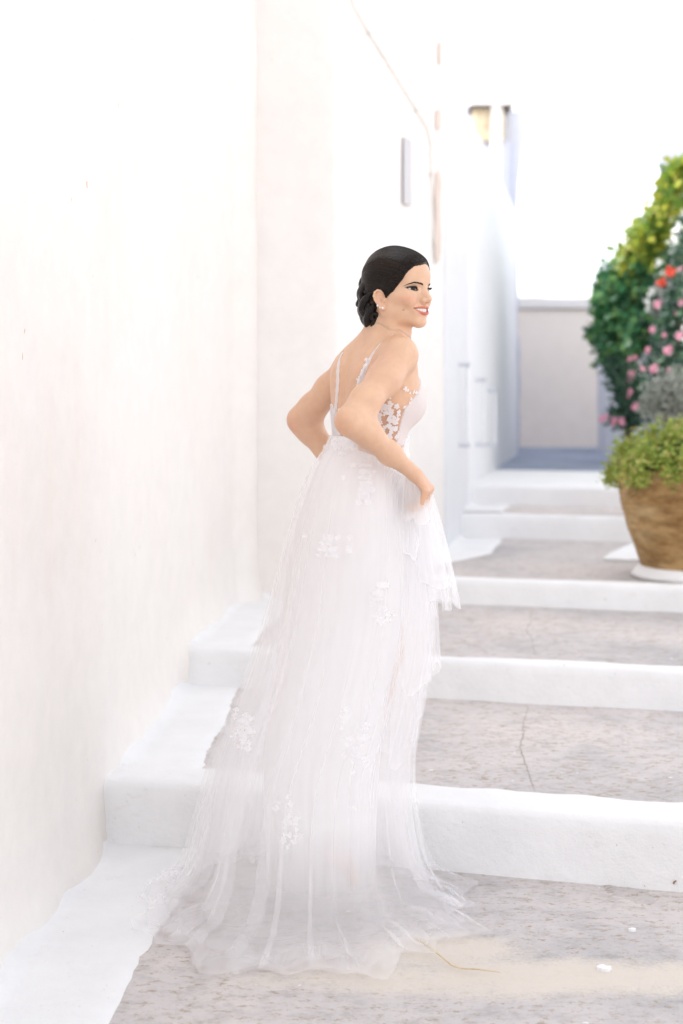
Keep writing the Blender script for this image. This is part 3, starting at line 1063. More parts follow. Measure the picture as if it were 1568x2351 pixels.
for s in (-1, 1):
    ctrl = A([(12, 10.5), (18, 12.8), (26, 15.4), (35, 16.4), (43, 13.4), (53, 6.5)])
    wid_ = A([3.4, 4.4, 4.2, 3.4, 2.4, .8])
    tt = np.linspace(0, 5, 130)
    st, en = [], []
    for t in tt:
        cs_, cu_ = np.interp(t, range(6), ctrl[:, 0]), np.interp(t, range(6), ctrl[:, 1])
        w_ = np.interp(t, range(6), wid_)
        for _ in range(2):
            off = prng.uniform(-.5, .5) * w_
            dirx = np.interp(t, range(6), [.55, .8, .95, 1, .95, .9]); diru = np.interp(t, range(6), [.8, .6, .25, -.1, -.45, -.6]) - off / w_ * .35
            ln = prng.uniform(3.0, 5.0)
            st.append(H(s * cs_, cu_ + off, 12 - .011 * cs_ ** 2)); en.append(H(s * (cs_ + dirx * ln), cu_ + off + diru * ln, 12 - .011 * (cs_ + dirx * ln) ** 2))
    st, _ = body.project(A(st), .0001); en, _ = body.project(A(en), .0006)
    md, _ = body.project((st + en) / 2, .0009)
    v, f = ribbons(list(zip(st, md, en)), [.00028] * len(st))
    npmesh("eyebrow", v, f, m_brow, person)
    paths = []
    c = A(EYEC[0 if s < 0 else 1])
    for i in range(46):
        t = i / 45
        ph = R(-26) + R(82) * t                            # sweep along the upper lid from the nose outwards
        d0 = A([s * math.sin(ph), .27 * math.sin(math.pi * (.12 + .78 * t)) + .03 * t, math.cos(ph)]); d0 /= np.linalg.norm(d0)
        p0 = c + d0 * 15.9
        out = A([s * math.sin(ph), 0, math.cos(ph)])
        ln = 5.5 + 4.0 * t
        paths.append([H(*p0), H(*(p0 + out * ln * .55 + A([0, .6, 0]))), H(*(p0 + out * ln * .85 + A([s * 1.2 * t, ln * .38, 0])))])
    v, f = ribbons(paths, [.00045] * len(paths))
    npmesh("eyelash", v, f, m_brow, person)

# ------------------------------------------------------------------ hair: swept-back crown, twist and low bun
m_hair, nt, b = mat_new("dark_hair")
info = N(nt, "ShaderNodeNewGeometry")
rr_ = ramp(nt, info.outputs['Random Per Island'], [(0.0, (0.004, 0.003, 0.003)), (0.55, (0.009, 0.006, 0.005)), (0.85, (0.030, 0.018, 0.012)), (1.0, (0.065, 0.038, 0.024))])
nt.links.new(rr_.outputs[0], b.inputs['Base Color'])
b.inputs['Roughness'].default_value = 0.28
b.inputs['Specular IOR Level'].default_value = 0.22

m_lock = plain("dark_hair_lock", (0.009, 0.0065, 0.0055), 0.30, 0.24, 0.35, 60)
HU = [-140, -40, -31, -25, -16, -9, 11, 23, 38, 52, 62, 70, 130]
HWm = [-112, -99, -97, -66, -56, -46, -34, -22, -12, 0, 7, 14, 34]
def hair_edge(u):
    return np.interp(u, HU, HWm)
cap = Sdf()
def cap_fn(P):
    q = toH(P)
    s, u, w = q[:, 0], q[:, 1], q[:, 2]
    d = sd_ellipsoid(q, A([0, 25, -78.]), A([69, 82, 88.]))
    d = smin(d, sd_ellipsoid(q, A([0, 38, -50.]), A([60, 52, 63.])), 20)
    d = smin(d, sd_ellipsoid(q, A([0, 31, -94.]), A([66, 78, 74.])), 12)
    qa = np.stack([np.abs(s), u, w], 1)
    d = smin(d, sd_capsule(qa, A([50, -14, -56.]), A([44, -20, -22.]), 14, 13), 22)
    d = smin(d, sd_capsule(qa, A([58, 10, -60.]), A([54, -30, -64.]), 12, 10), 12)
    nape = sd_capsule(q, A([0, -26, -106.]), A([0, -74, -104.]), 55, 46)
    d = smin(d, nape, 14)
    edge = hair_edge(u) - 2.5 * np.sin(s * .12) - w
    t = np.clip(edge / 30.0, 0, 1)
    th = .8 + 6.0 * t * t * (3 - 2 * t)
    # waves that run back from the hairline
    ridge = np.sin(np.arctan2(u - 18, np.abs(s) * .9 + 14) * 15 + w * .018 + 1.2 * np.sin(w * .03)) * .35
    d = d - th - ridge * t
    d = smax(d, -edge, 3.0)
    d = np.maximum(d, -(u + 84))
    return d * .001 * .9
cap.add(cap_fn, H(0, 10, -85), .17, .002)
# the ear stays clear
for s in (-1, 1):
    cap.ell(H(s * 80, -24, -82), A((16, 27, 19)) * .001, .004, 's', HM)
Vc, Qc = polygonize(cap, EYE - .26, EYE + .2, 0.0030)
hair = npmesh("hair", Vc, Qc, m_hair, person)

def flow(start, n=22, knot=(0, 24, -172), lift=1.0, side=0.0):
    """one hair from the hairline over the skull to the knot, laid on the cap"""
    a = A(start, ) - A([0, 15, -85.]); k = A(knot) - A([0, 15, -85.])
    la, lk = np.linalg.norm(a), np.linalg.norm(k)
    ua, uk = a / la, k / lk
    om = math.acos(np.clip(ua @ uk, -1, 1))
    out = []
    for i in range(n):
        t = i / (n - 1)
        d = (math.sin((1 - t) * om) * ua + math.sin(t * om) * uk) / (math.sin(om) + 1e-6)
        d = d + A([side * math.sin(math.pi * t), .13 * lift * math.sin(math.pi * t), 0])
        d /= np.linalg.norm(d)
        out.append(A([0, 15, -85.]) + d * 100)
    return out
hrng = np.random.default_rng(3)
starts = []
for i in range(1500):
    u = hrng.uniform(-20, 64); sgn = -1 if hrng.random() < .62 else 1
    w0 = hair_edge(u) - hrng.uniform(0, 1) ** 2 * 60
    s0 = 69 * math.sqrt(max(0, 1 - ((u - 25) / 82) ** 2 - ((w0 + 78) / 88) ** 2))
    starts.append((sgn * s0, u, w0))
for i in range(900):                                     # over the top from the front
    s0 = hrng.uniform(-45, 45); w0 = hrng.uniform(-75, 0)
    q = 1 - (s0 / 69) ** 2 - ((w0 + 78) / 88) ** 2
    if q > 0:
        starts.append((s0, 25 + 82 * math.sqrt(q), w0))
P0 = []
for st in starts:
    kn = (hrng.normal(0, 5), 26 + hrng.normal(0, 9) - .1 * max(0, 20 - st[1]), -172)
    P0 += [H(*p) for p in flow(st, 22, kn, .9 if st[1] > 25 else .35, (-.42 if st[0] < 22 else .42) * min(1, max(0, (st[1] - 40) / 45)))]
P0 = A(P0)
P1, _ = cap.project(P0, .0004, 8)
P1 += hrng.normal(0, .00006, P1.shape)
paths = P1.reshape(-1, 22, 3)
ok = [p for p in paths if np.abs(np.diff(p, axis=0)).max() < .05]
v, f = ribbons(ok, list(hrng.uniform(.00035, .0009, len(ok))))
npmesh("hair_strand", v, f, m_hair, person)["kind"] = 'stuff'

def lock(name, pts, rad, ridges=13, n=46, twist=2.0, flat=.75):
    """a combed lock of hair: tapering tube whose surface is grooved along its length"""
    pts = [A(p) for p in pts]
    ts = np.linspace(0, len(pts) - 1, n)
    c = []
    for t in ts:                                          # Catmull-Rom
        i = min(int(t), len(pts) - 2); u = t - i
        p0, p1, p2, p3 = pts[max(i - 1, 0)], pts[i], pts[i + 1], pts[min(i + 2, len(pts) - 1)]
        c.append(.5 * ((2 * p1) + (-p0 + p2) * u + (2 * p0 - 5 * p1 + 4 * p2 - p3) * u * u + (-p0 + 3 * p1 - 3 * p2 + p3) * u ** 3))
    rr = np.interp(ts, range(len(rad)), rad)
    m = ridges * 4
    V, Fq = [], []
    e1 = None
    for i in range(n):
        t = c[min(i + 1, n - 1)] - c[max(i - 1, 0)]; t /= np.linalg.norm(t) + 1e-9
        if e1 is None:
            e1 = np.cross(t, A([.2, .3, .93]))
        e1 = e1 - t * (e1 @ t); e1 /= np.linalg.norm(e1) + 1e-9
        e2 = np.cross(t, e1)
        for k in range(m):
            a = 2 * math.pi * k / m
            g = 1 + .028 * math.sin(a * ridges + twist * i / n * 6) + .03 * math.sin(a * 5 + 2.3 * i / n * 6)
            V.append(H(*(c[i] + (e1 * math.cos(a) + e2 * flat * math.sin(a)) * rr[i] * g)))
    for i in range(n - 1):
        for k in range(m):
            k2 = (k + 1) % m
            Fq.append((i * m + k, i * m + k2, (i + 1) * m + k2, (i + 1) * m + k))
    Fq.append(tuple(range(m))); Fq.append(tuple(range((n - 1) * m, n * m)))
    return mesh(name, V, Fq, m_lock, person)

# bun core and its coiled locks
bun = Sdf()
bun.ell(H(0, -44, -163), A((42, 47, 27)) * .001, .01, 'u', HM)
bun.ell(H(-4, -76, -150), A((33, 24, 24)) * .001, .02, 'u', HM)
Vn, Qn = polygonize(bun, H(0, -50, -160) - .09, H(0, -50, -160) + .09, .003)
npmesh("hair_bun", Vn, Qn, m_hair, person)
def BP(th, ph, k=1.0):
    """point on the bun: th around (0 = her right, 90 = straight back), ph up"""
    t, p = R(th), R(ph)
    return A([-44 * math.cos(t) * math.cos(p), -46 + 50 * math.sin(p), -160 - 30 * math.sin(t) * math.cos(p)]) * 1.0 + (k - 1) * A([-30 * math.cos(t), 20 * math.sin(p), -20 * math.sin(t)])
LK = [
    ([(-34, 44, -146), (-36, 32, -158), (-26, 20, -168), (-6, 14, -176), (18, 18, -172), (34, 26, -158)], [3, 10, 13, 13, 11, 3]),
    ([(-60, 24, -118), (-52, 12, -142), (-40, -4, -160), (-20, -14, -174), (4, -14, -180), (28, -2, -170)], [4, 14, 17, 17, 14, 4]),
    ([(-62, -4, -112), (-58, -22, -132), (-50, -38, -148), (-34, -52, -162), (-12, -54, -174), (10, -40, -180), (16, -22, -178)], [4, 14, 18, 18, 16, 13, 4]),
    ([(-26, -6, -172), (-42, -16, -164), (-50, -34, -154), (-44, -50, -152), (-30, -50, -166), (-22, -36, -178), (-28, -26, -178)], [4, 12, 14, 13, 12, 9, 3]),
    ([(-58, -36, -108), (-56, -56, -122), (-46, -74, -136), (-28, -84, -148), (-6, -82, -160), (14, -68, -168)], [4, 14, 17, 16, 14, 4]),
    ([(-40, -56, -146), (-30, -66, -160), (-12, -70, -170), (8, -62, -176), (26, -46, -172), (30, -30, -168)], [4, 13, 15, 15, 12, 4]),
    ([(-50, -66, -104), (-44, -84, -118), (-30, -96, -130), (-10, -98, -142), (10, -88, -150)], [4, 12, 14, 13, 4]),
    ([(4, -10, -180), (-12, -20, -186), (-16, -36, -188), (-4, -46, -188), (10, -40, -188), (10, -26, -188)], [4, 11, 13, 12, 9, 3]),
    ([(34, 16, -150), (42, -10, -156), (46, -38, -154), (38, -66, -148), (18, -86, -142)], [4, 15, 17, 16, 5]),
    ([(-40, -2, -162), (-52, -14, -150), (-58, -30, -138), (-56, -48, -132), (-46, -60, -138)], [4, 10, 13, 11, 4]),
]
for q_ in (0, 1, 2, 4, 5, 6, 8):
    lock("hair_lock", LK[q_][0], LK[q_][1], 15, 54, 2.4, .85)
def coil(c, r_out, tube_r, turn, spin):
    """a pinned curl: a lock wound flat on the bun"""
    c = A(c, ); n_ = c - A([4, -44, -140.]); n_ = n_ / np.linalg.norm(n_)
    e1 = np.cross(n_, A([0, 1., 0])); e1 /= np.linalg.norm(e1); e2 = np.cross(n_, e1)
    pts = []
    for i in range(11):
        t = i / 10
        a = spin + turn * t * 2 * math.pi
        r = r_out * (1 - .72 * t)
        pts.append(c + (e1 * math.cos(a) + e2 * math.sin(a) * 1.15) * r + n_ * (-6 + 9 * t))
    lock("hair_lock", pts, [3] + [tube_r] * 3 + [tube_r * .92] * 4 + [tube_r * .75, tube_r * .6, 3], 13, 70, 1.6, .8)
for c_, r_, t_, tn_, sp_ in (((-50, -14, -148), 17, 10.5, 1.35, .4), ((-56, -46, -138), 18, 11, -1.3, 2.2), ((-42, -80, -134), 17, 10.5, 1.3, 4.0),
                             ((-22, -24, -182), 17, 10, -1.35, 1.0), ((-28, -58, -172), 18, 10.5, 1.35, 5.2), ((12, -38, -182), 17, 10, 1.3, 3.0),
                             ((4, -76, -162), 16, 9.5, -1.3, .2), ((30, -58, -166), 16, 10, 1.3, 2.5), ((-54, -72, -112), 11, 8, 1.2, 1.5), ((-52, 2, -132), 12, 8.5, 1.2, 3.3)):
    coil(c_, r_, t_, tn_, sp_)

# pearl earrings along the near ear, thin necklace
m_pearl = plain("pearl", (0.85, 0.82, 0.80), 0.18, 0.6, 0.03)
for (a_, b_, r_) in ((7.5, -22, .0033), (14, -19.5, .0024), (19.5, -13.5, .0026)):
    c = H(*EAR(a_, b_, 6.6))
    v, f = mesh_sphere(c, r_, 16, 10)
    mesh("earring", v, f, m_pearl, person)
m_gold = plain("silver_chain", (0.62, 0.55, 0.48), 0.3, 0.6, 0.05, **{'Metallic': 0.8})
npts = []
ax_ = A([0, 0, 1.]) + tf * .45; ax_ /= np.linalg.norm(ax_)
b1 = np.cross(ax_, A([0, 1., 0])); b1 /= np.linalg.norm(b1); b2 = np.cross(ax_, b1)
for i in range(60):
    a = 2 * math.pi * i / 60
    npts.append(W(888, 762, 3.775) + (b1 * math.cos(a) + b2 * math.sin(a)) * .06)
npj, _ = body.project(A(npts), .0007, 8)
v, f = ribbons([list(npj) + [npj[0]]], [.0009])
npmesh("necklace", v, f, m_gold, person)

# ------------------------------------------------------------------ the gown
def cloth_mat(name, col, alpha, streak=0.0, trans=0.35, hem=0.0):
    """net: part clear, part white thread; threads bunch into lengthwise streaks (uv: u round the skirt, v down)"""
    m, nt, b = mat_new(name)
    out = nt.nodes["Material Output"]
    nt.nodes.remove(b)
    uv = N(nt, "ShaderNodeUVMap")
    dif = N(nt, "ShaderNodeBsdfDiffuse"); dif.inputs['Color'].default_value = (*col, 1)
    trl = N(nt, "ShaderNodeBsdfTranslucent"); trl.inputs['Color'].default_value = (*col, 1)
    mx = N(nt, "ShaderNodeMixShader"); mx.inputs[0].default_value = trans
    nt.links.new(dif.outputs[0], mx.inputs[1]); nt.links.new(trl.outputs[0], mx.inputs[2])
    if alpha >= 1:
        nt.links.new(mx.outputs[0], out.inputs['Surface'])
        return m
    tp = N(nt, "ShaderNodeBsdfTransparent")
    mix = N(nt, "ShaderNodeMixShader")
    n1 = tex_noise(nt, uv.outputs[0], 1.0, 2, 0.5, (22, 0.7, 1))
    r1 = ramp(nt, n1.outputs['Fac'], [(0.32, max(0, alpha - streak)), (0.55, alpha), (0.74, min(1, alpha + streak * 2.2))])
    fac = r1.outputs[0]
    if hem:
        sep = N(nt, "ShaderNodeSeparateXYZ"); nt.links.new(uv.outputs[0], sep.inputs[0])
        rh = ramp(nt, sep.outputs[1], [(0.0, 0.0), (0.93, 0.0), (1.0, abs(hem))] if hem > 0 else [(0.0, 0.0), (0.80, 0.0), (1.0, abs(hem))])
        ad = N(nt, "ShaderNodeMath", operation='ADD' if hem > 0 else 'SUBTRACT', use_clamp=True)
        nt.links.new(fac, ad.inputs[0]); nt.links.new(rh.outputs[0], ad.inputs[1])
        fac = ad.outputs[0]
    nt.links.new(fac, mix.inputs[0])
    nt.links.new(tp.outputs[0], mix.inputs[1]); nt.links.new(mx.outputs[0], mix.inputs[2])
    nt.links.new(mix.outputs[0], out.inputs['Surface'])
    return m
TW = (0.975, 0.968, 0.978)
m_tulle = cloth_mat("tulle", TW, 0.22, 0.04, 0.58, 0.14)
m_tulle_d = cloth_mat("tulle_gathered", TW, 0.30, 0.05, 0.5, 0.12)
m_lining = cloth_mat("gown_lining", (0.96, 0.95, 0.955), 0.97, 0.0, 0.25, -0.97)
m_lace = cloth_mat("lace", (0.93, 0.915, 0.93), 1.0, trans=0.4)
m_appl = cloth_mat("lace_thread", (0.95, 0.94, 0.95), 0.5, 0.1, 0.5)
m_sheer = cloth_mat("sheer_net", (0.62, 0.50, 0.44), 0.18, 0.05, 0.3)

def sheet(name, V, nu, nv, mat, parent, closed=True):
    """V: (nv+1, nu(+1), 3) grid with uv"""
    w = V.shape[1]
    j, i = np.meshgrid(np.arange(nv), np.arange(nu), indexing='ij')
    i2 = (i + 1) % w if closed else i + 1
    Q = np.stack([j * w + i, j * w + i2, (j + 1) * w + i2, (j + 1) * w + i], -1).reshape(-1, 4)
    o = npmesh(name, V.reshape(-1, 3), Q, mat, parent)
    uvl = o.data.uv_layers.new(name="UVMap")
    uu = np.stack([i / nu, (i + 1) / nu, (i + 1) / nu, i / nu], -1).reshape(-1)
    vv = np.stack([j / nv, j / nv, (j + 1) / nv, (j + 1) / nv], -1).reshape(-1)
    uvl.data.foreach_set("uv", np.stack([uu, vv], 1).astype(np.float32).ravel())
    return o

# rows of the silhouette: image row, mid column, half width, depth of centre, half depth (m)
SK = [(1000, 849, 92, 3.795, .110), (1030, 841, 98, 3.80, .116), (1060, 832, 110, 3.795, .150), (1130, 824, 134, 3.80, .192), (1260, 817, 168, 3.815, .220),
      (1400, 806, 192, 3.83, .235), (1570, 770, 210, 3.85, .265), (1760, 716, 232, 3.87, .300), (1900, 704, 256, 3.89, .335), (1975, 703, 276, 3.90, .360), (2035, 700, 312, 3.915, .400)]
LN = [(1000, 849, 90, 3.795, .108), (1030, 841, 95, 3.80, .114), (1060, 833, 107, 3.795, .147), (1130, 825, 130, 3.80, .186), (1260, 810, 154, 3.815, .20),
      (1400, 788, 152, 3.82, .20), (1570, 760, 146, 3.83, .20), (1760, 738, 142, 3.83, .20), (1900, 736, 136, 3.84, .20), (2060, 738, 132, 3.85, .20)]
def rows(tab):
    t = A(tab, ); d = t[:, 3]
    return np.stack([(t[:, 1] - 784) / F * d, d, CAM_H - (t[:, 0] - HORIZON) / F * d, t[:, 2] / F * d, t[:, 4]], 1)
def smooth_interp(x, xp, fp):
    """monotone-ish cubic through the rows"""
    xp = np.asarray(xp); fp = np.asarray(fp)
    m = np.gradient(fp, xp)
    i = np.clip(np.searchsorted(xp, x) - 1, 0, len(xp) - 2)
    h = xp[i + 1] - xp[i]; t = (x - xp[i]) / h
    return (2 * t**3 - 3 * t**2 + 1) * fp[i] + (t**3 - 2 * t**2 + t) * h * m[i] + (-2 * t**3 + 3 * t**2) * fp[i + 1] + (t**3 - t**2) * h * m[i + 1]

def skirt(tab, nu, nv, seed, scale=1.0, big=(0.012, 0.085), fine=(0.010, 0.022), pleat=1.0, ragged=0.0, keep_top=1.0):
    g = np.random.default_rng(seed)
    rw = rows(tab)
    s = np.concatenate([[0], np.cumsum(np.linalg.norm(np.diff(rw[:, :3], axis=0), axis=1))]); s /= s[-1]
    v = np.linspace(0, 1, nv + 1)
    C = np.stack([smooth_interp(v, s, rw[:, k]) for k in range(5)], 1)
    th = np.linspace(0, 2 * np.pi, nu, endpoint=False)
    TH, Vv = np.meshgrid(th, v)
    # gathers: the cloth swings round and doubles back on itself, so pleats overlap with crisp edges
    grow = Vv ** .55
    THe = TH.copy(); rad = np.ones_like(TH)
    for n_, lap in ((9, .80), (16, .62), (27, .25)):
        ph = g.uniform(0, 6.28); dr = g.uniform(-.8, .8); wob = g.uniform(0, 6.28)
        arg = n_ * TH + ph + dr * Vv + 1.1 * np.sin(2 * TH + wob) + .6 * np.sin(5 * TH + 2 * wob)
        k_ = lap * pleat * (.35 + .65 * grow)
        THe += k_ / n_ * np.sin(arg)
        rad += (big[0] + (big[1] - big[0]) * Vv ** 1.4) * (11 / n_) ** .8 * .55 * np.cos(arg + .5)
    fold = rad
    k = (scale + keep_top * (1 - scale) * (1 - Vv) ** 1.3) * rad
    X = C[:, 0:1] + C[:, 3:4] * k * np.cos(THe)
    Y = C[:, 1:2] + C[:, 4:5] * k * np.sin(THe)
    Z = np.repeat(C[:, 2:3], nu, 1)
    if ragged:
        rg = sum(np.sin(n_ * th + g.uniform(0, 6.28)) for n_ in (3, 5, 9, 14, 22))
        Z = Z - (Vv ** 3) * ragged * rg[None]
    return np.stack([X, Y, Z], -1), C, th, fold

def settle(V, lift=0.0):
    """nothing goes below the paving or through the first step"""
    X, Y, Z = V[..., 0], V[..., 1], V[..., 2]
    ry = D_R[0] - RS * (X - (1245 - 784) / F * D_R[0])
    low = Z < Z_L[1] + .02
    V[..., 1] = np.where(low & (Y > ry - .025), ry - .025 - lift, Y)
    V[..., 2] = np.maximum(Z, .006 + lift)
    return V

rngd = np.random.default_rng(8)
def floor_train(V, C, th, seed, reach, front=3.50, extra=10):
    """continue the skirt onto the paving: the net spreads outwards into a shallow train"""
    g = np.random.default_rng(seed)
    last = V[-1]; up = V[-2]
    cx, cy = C[-1, 0], C[-1, 1]
    dirv = np.stack([last[:, 0] - cx, last[:, 1] - cy], 1); dirv /= np.linalg.norm(dirv, axis=1, keepdims=True)
    ta = np.arctan2(dirv[:, 1], dirv[:, 0])
    w_front = np.clip(-np.sin(ta), 0, 1); w_left = np.clip(-np.cos(ta + .2), 0, 1) ** 2; w_right = np.clip(np.cos(ta), 0, 1)
    pt = 1.3 * (1 - np.abs(np.sin(ta * 4.5 + g.uniform(0, 6.28)))) + .8 * (1 - np.abs(np.sin(ta * 8.5 + g.uniform(0, 6.28))))
    L = reach * (.20 + .60 * w_front + .12 * w_left + .22 * w_right) * (.65 + .5 * pt)
    p1 = g.uniform(0, 6.28)
    rowsx = []
    for q in range(1, extra + 1):
        t = q / extra
        P = last.copy()
        P[:, 0] += dirv[:, 0] * L * t; P[:, 1] += dirv[:, 1] * L * t
        wv = .5 + .5 * np.sin(th * 37 + p1 + 1.3 * np.sin(4 * th))
        P[:, 2] = last[:, 2] * (1 - t) ** 1.25 + .006 + .014 * wv * math.sin(math.pi * t) + .008 * wv * t
        rowsx.append(P)
    return np.concatenate([V, np.stack(rowsx)], 0)

gown_V, gC, gth, _ = skirt(LN, 360, 70, 4, .925, (.006, .035), pleat=.45, keep_top=0.0)
gown = sheet("gown", settle(gown_V), 360, 70, m_lining, person)
layers = []
for q, (sd, sc, reach, bigf, mt) in enumerate(((21, 1.0, .15, .075, m_tulle), (37, .92, .16, .08, m_tulle), (71, .83, .18, .09, m_tulle))):
    V, C, th, _ = skirt(SK, 840, 84, sd, sc, (.006, bigf), pleat=1.25)
    V = settle(floor_train(V, C, th, sd + 1, reach * (1 - .1 * q), extra=12), .003 * (4 - q))
    layers.append(V)
    sheet("tulle_layer", V, 840, V.shape[0] - 1, mt, gown)

# the part she has gathered up in her hand, hanging in tiers
def tier(top, bot, rt, rb, seed, ragged, nv=46, nu=320, alpha_mat=m_tulle_d, bulge=.35, bigf=.26):
    top, bot = A(top), A(bot)
    g = np.random.default_rng(seed)
    v = np.linspace(0, 1, nv + 1); th = np.linspace(0, 2 * np.pi, nu, endpoint=False)
    TH, Vv = np.meshgrid(th, v)
    c = top[None] + (bot - top)[None] * v[:, None]
    grow = v ** .62
    rx = rt[0] + (rb[0] - rt[0]) * grow; ry = rt[1] + (rb[1] - rt[1]) * grow
    THe = TH.copy(); k = np.ones_like(TH)
    for n_, lap in ((4, .75), (7, .75), (12, .45)):
        ph, wob = g.uniform(0, 6.28, 2)
        arg = n_ * TH + ph + g.uniform(-.8, .8) * Vv + .8 * np.sin(2 * TH + wob)
        THe += lap * (.5 + .6 * Vv) / n_ * np.sin(arg)
        k += bigf * .45 * (.25 + .75 * Vv ** 1.2) * (4 / n_) ** .7 * np.cos(arg + .6)
    X = c[:, 0:1] + rx[:, None] * k * np.cos(THe); Y = c[:, 1:2] + ry[:, None] * k * np.sin(THe)
    rg = sum(np.sin(n_ * th + g.uniform(0, 6.28)) for n_ in (1, 2, 3, 4, 6))
    Z = c[:, 2:3] - Vv ** 2 * ragged * rg[None]
    return sheet("gathered_tulle", np.stack([X, Y, Z], -1), nu, nv, alpha_mat, gown)
tier(W(962, 1120, 3.665), W(992, 1352, 3.78), (.026, .022), (.068, .085), 3, .012)
tier(W(957, 1118, 3.70), W(968, 1395, 3.84), (.034, .035), (.070, .10), 5, .014)
tier(W(950, 1120, 3.75), W(938, 1525, 3.86), (.040, .06), (.074, .12), 9, .022)
tier(W(938, 1130, 3.77), W(912, 1690, 3.89), (.045, .07), (.056, .11), 14, .02)
# bunched handful under the fingers
m_bunch = cloth_mat("tulle_bunched", TW, 0.62, 0.10, 0.5)
tier(W(946, 1082, 3.645), W(956, 1190, 3.665), (.010, .012), (.040, .040), 23, .006, 24, 160, m_bunch, .3, .14)
tier(W(934, 1092, 3.66), W(925, 1260, 3.69), (.018, .014), (.045, .040), 29, .012, 24, 160, m_bunch, .3, .14)

# ------------------------------------------------------------------ bodice, straps, lace
trunk = Sdf(); trunk.items = body.items[:1 + 4 + len(range(800, 1040, 18))] + body.items[1 + 4 + len(range(800, 1040, 18)):][:6]
def torso_polar(P):
    z = P[:, 2]
    cx = np.interp(z, _tz, _tx)
    dx = P[:, 0] - cx; dy = P[:, 1] - TD
    phi = np.degrees(np.arctan2(dx * tr[0] + dy * tr[1], dx * tf[0] + dy * tf[1]))   # 0 = front, + = her right
    py = HORIZON + (CAM_H - z) * F / TD
    return phi, py
PH = [0, 12, 30, 42, 52, 66, 84, 110, 128, 142, 152, 162, 180]
PTOP = [925, 905, 872, 862, 874, 898, 936, 948, 940, 925, 930, 965, 1004]
def bodice_sdf(off, lo_phi, hi_phi, extra=0.0):
    s_ = Sdf()
    hit = trunk.items
    def fn(P):
        d = trunk.eval(P, hit) - off
        phi, py = torso_polar(P)
        a = np.abs(phi)
        top = np.interp(a, PH, PTOP) + extra
        reg = np.maximum((top - py), (py - 1022)) * TD / F
        ang = np.maximum(lo_phi - a, a - hi_phi) * R(1) * .11
        return smax(smax(d, reg, .003), ang, .002) * .85
    s_.add(fn, T(940), .26, .002)
    return s_
for (off, a0, a1, nm, mt) in ((.0035, -1, 84, "bodice", m_lace), (.0022, 83, 128, "sheer_side_panel", m_sheer), (.0034, 126, 181, "bodice_back", m_lace)):
    Vx, Qx = polygonize(bodice_sdf(off, a0, a1), T(1025) - A([.24, .24, .02]), T(850) + A([.26, .26, .03]), .004)
    npmesh(nm, Vx, Qx, mt, gown)

def shoot(px, py, sdf, d0=3.2, d1=4.4):
    """where the line of sight through an image point meets the figure"""
    o = A([0, 0, CAM_H]); e = W(px, py, 1.0) - o; e /= np.linalg.norm(e)
    t = d0
    for _ in range(80):
        d = sdf.eval((o + e * t)[None])[0]
        t += d * .8
        if d < .0004 or t > d1: break
    return o + e * t
def strap(pts, wid, off=.0022):
    P = A([shoot(x, y, trunk) for x, y in pts])
    ts = np.linspace(0, len(P) - 1, 44)
    C = np.stack([np.interp(ts, range(len(P)), P[:, k]) for k in range(3)], 1)
    C = np.apply_along_axis(lambda a: np.convolve(np.pad(a, 3, 'edge'), np.ones(7) / 7, 'valid'), 0, C)
    wd = np.interp(ts, range(len(P)), wid)
    C, nrm = trunk.project(C, off, 4)
    t = np.gradient(C, axis=0); t /= np.linalg.norm(t, axis=1, keepdims=True)
    sd = np.cross(t, nrm); sd /= np.linalg.norm(sd, axis=1, keepdims=True)
    cols = []
    for k in (-1, -.5, 0, .5, 1):
        edge = 1 + .10 * np.sin(ts * 9) * (abs(k) == 1)
        q, _ = trunk.project(C + sd * (wd * edge * k)[:, None], off - .0012 * (abs(k) == 1), 3)
        cols.append(q)
    return sheet("strap", np.stack(cols, 1), 4, 43, m_lace, gown, closed=False)
strap([(790, 808), (781, 818), (777, 845), (776, 875), (774, 905), (771, 935), (769, 965), (770, 1000)], [.0030, .0040, .0060, .0070, .0072, .0085, .011, .014])
strap([(905, 768), (893, 774), (873, 790), (855, 812), (843, 836), (833, 860), (824, 885), (812, 920), (800, 960)], [.0020, .0020, .0022, .0030, .0062, .0075, .0080, .009, .011])

# lace: small embroidered flowers of cupped petals, a few leaves
def flower_template(seed, size, petals=5):
    g = np.random.default_rng(seed)
    V, Q = [], []
    def petal(ang, L, wd, r0):
        b0 = len(V)
        ca, sa = math.cos(ang), math.sin(ang)
        for i, (l, w_, h_) in enumerate(((r0, .25, .0), (.45, .9, .18), (.8, .95, .28), (1.0, .45, .22))):
            for k in (-1, 0, 1):
                x, y = l * L, k * w_ * wd
                V.append((x * ca - y * sa, x * sa + y * ca, ((h_ - (.10 if k == 0 else 0)) * .45 + .03 * g.normal()) * L))
        for i in range(3):
            for k in range(2):
                a = b0 + i * 3 + k
                Q.append((a, a + 1, a + 4, a + 3))
    for i in range(petals):
        petal(2 * math.pi * i / petals + g.normal() * .15, size * g.uniform(.85, 1.15), size * .42, .12)
    for i in range(3):
        petal(2.1 * i + g.normal() * .5, size * .45, size * .2, .05)
    return A(V), Q
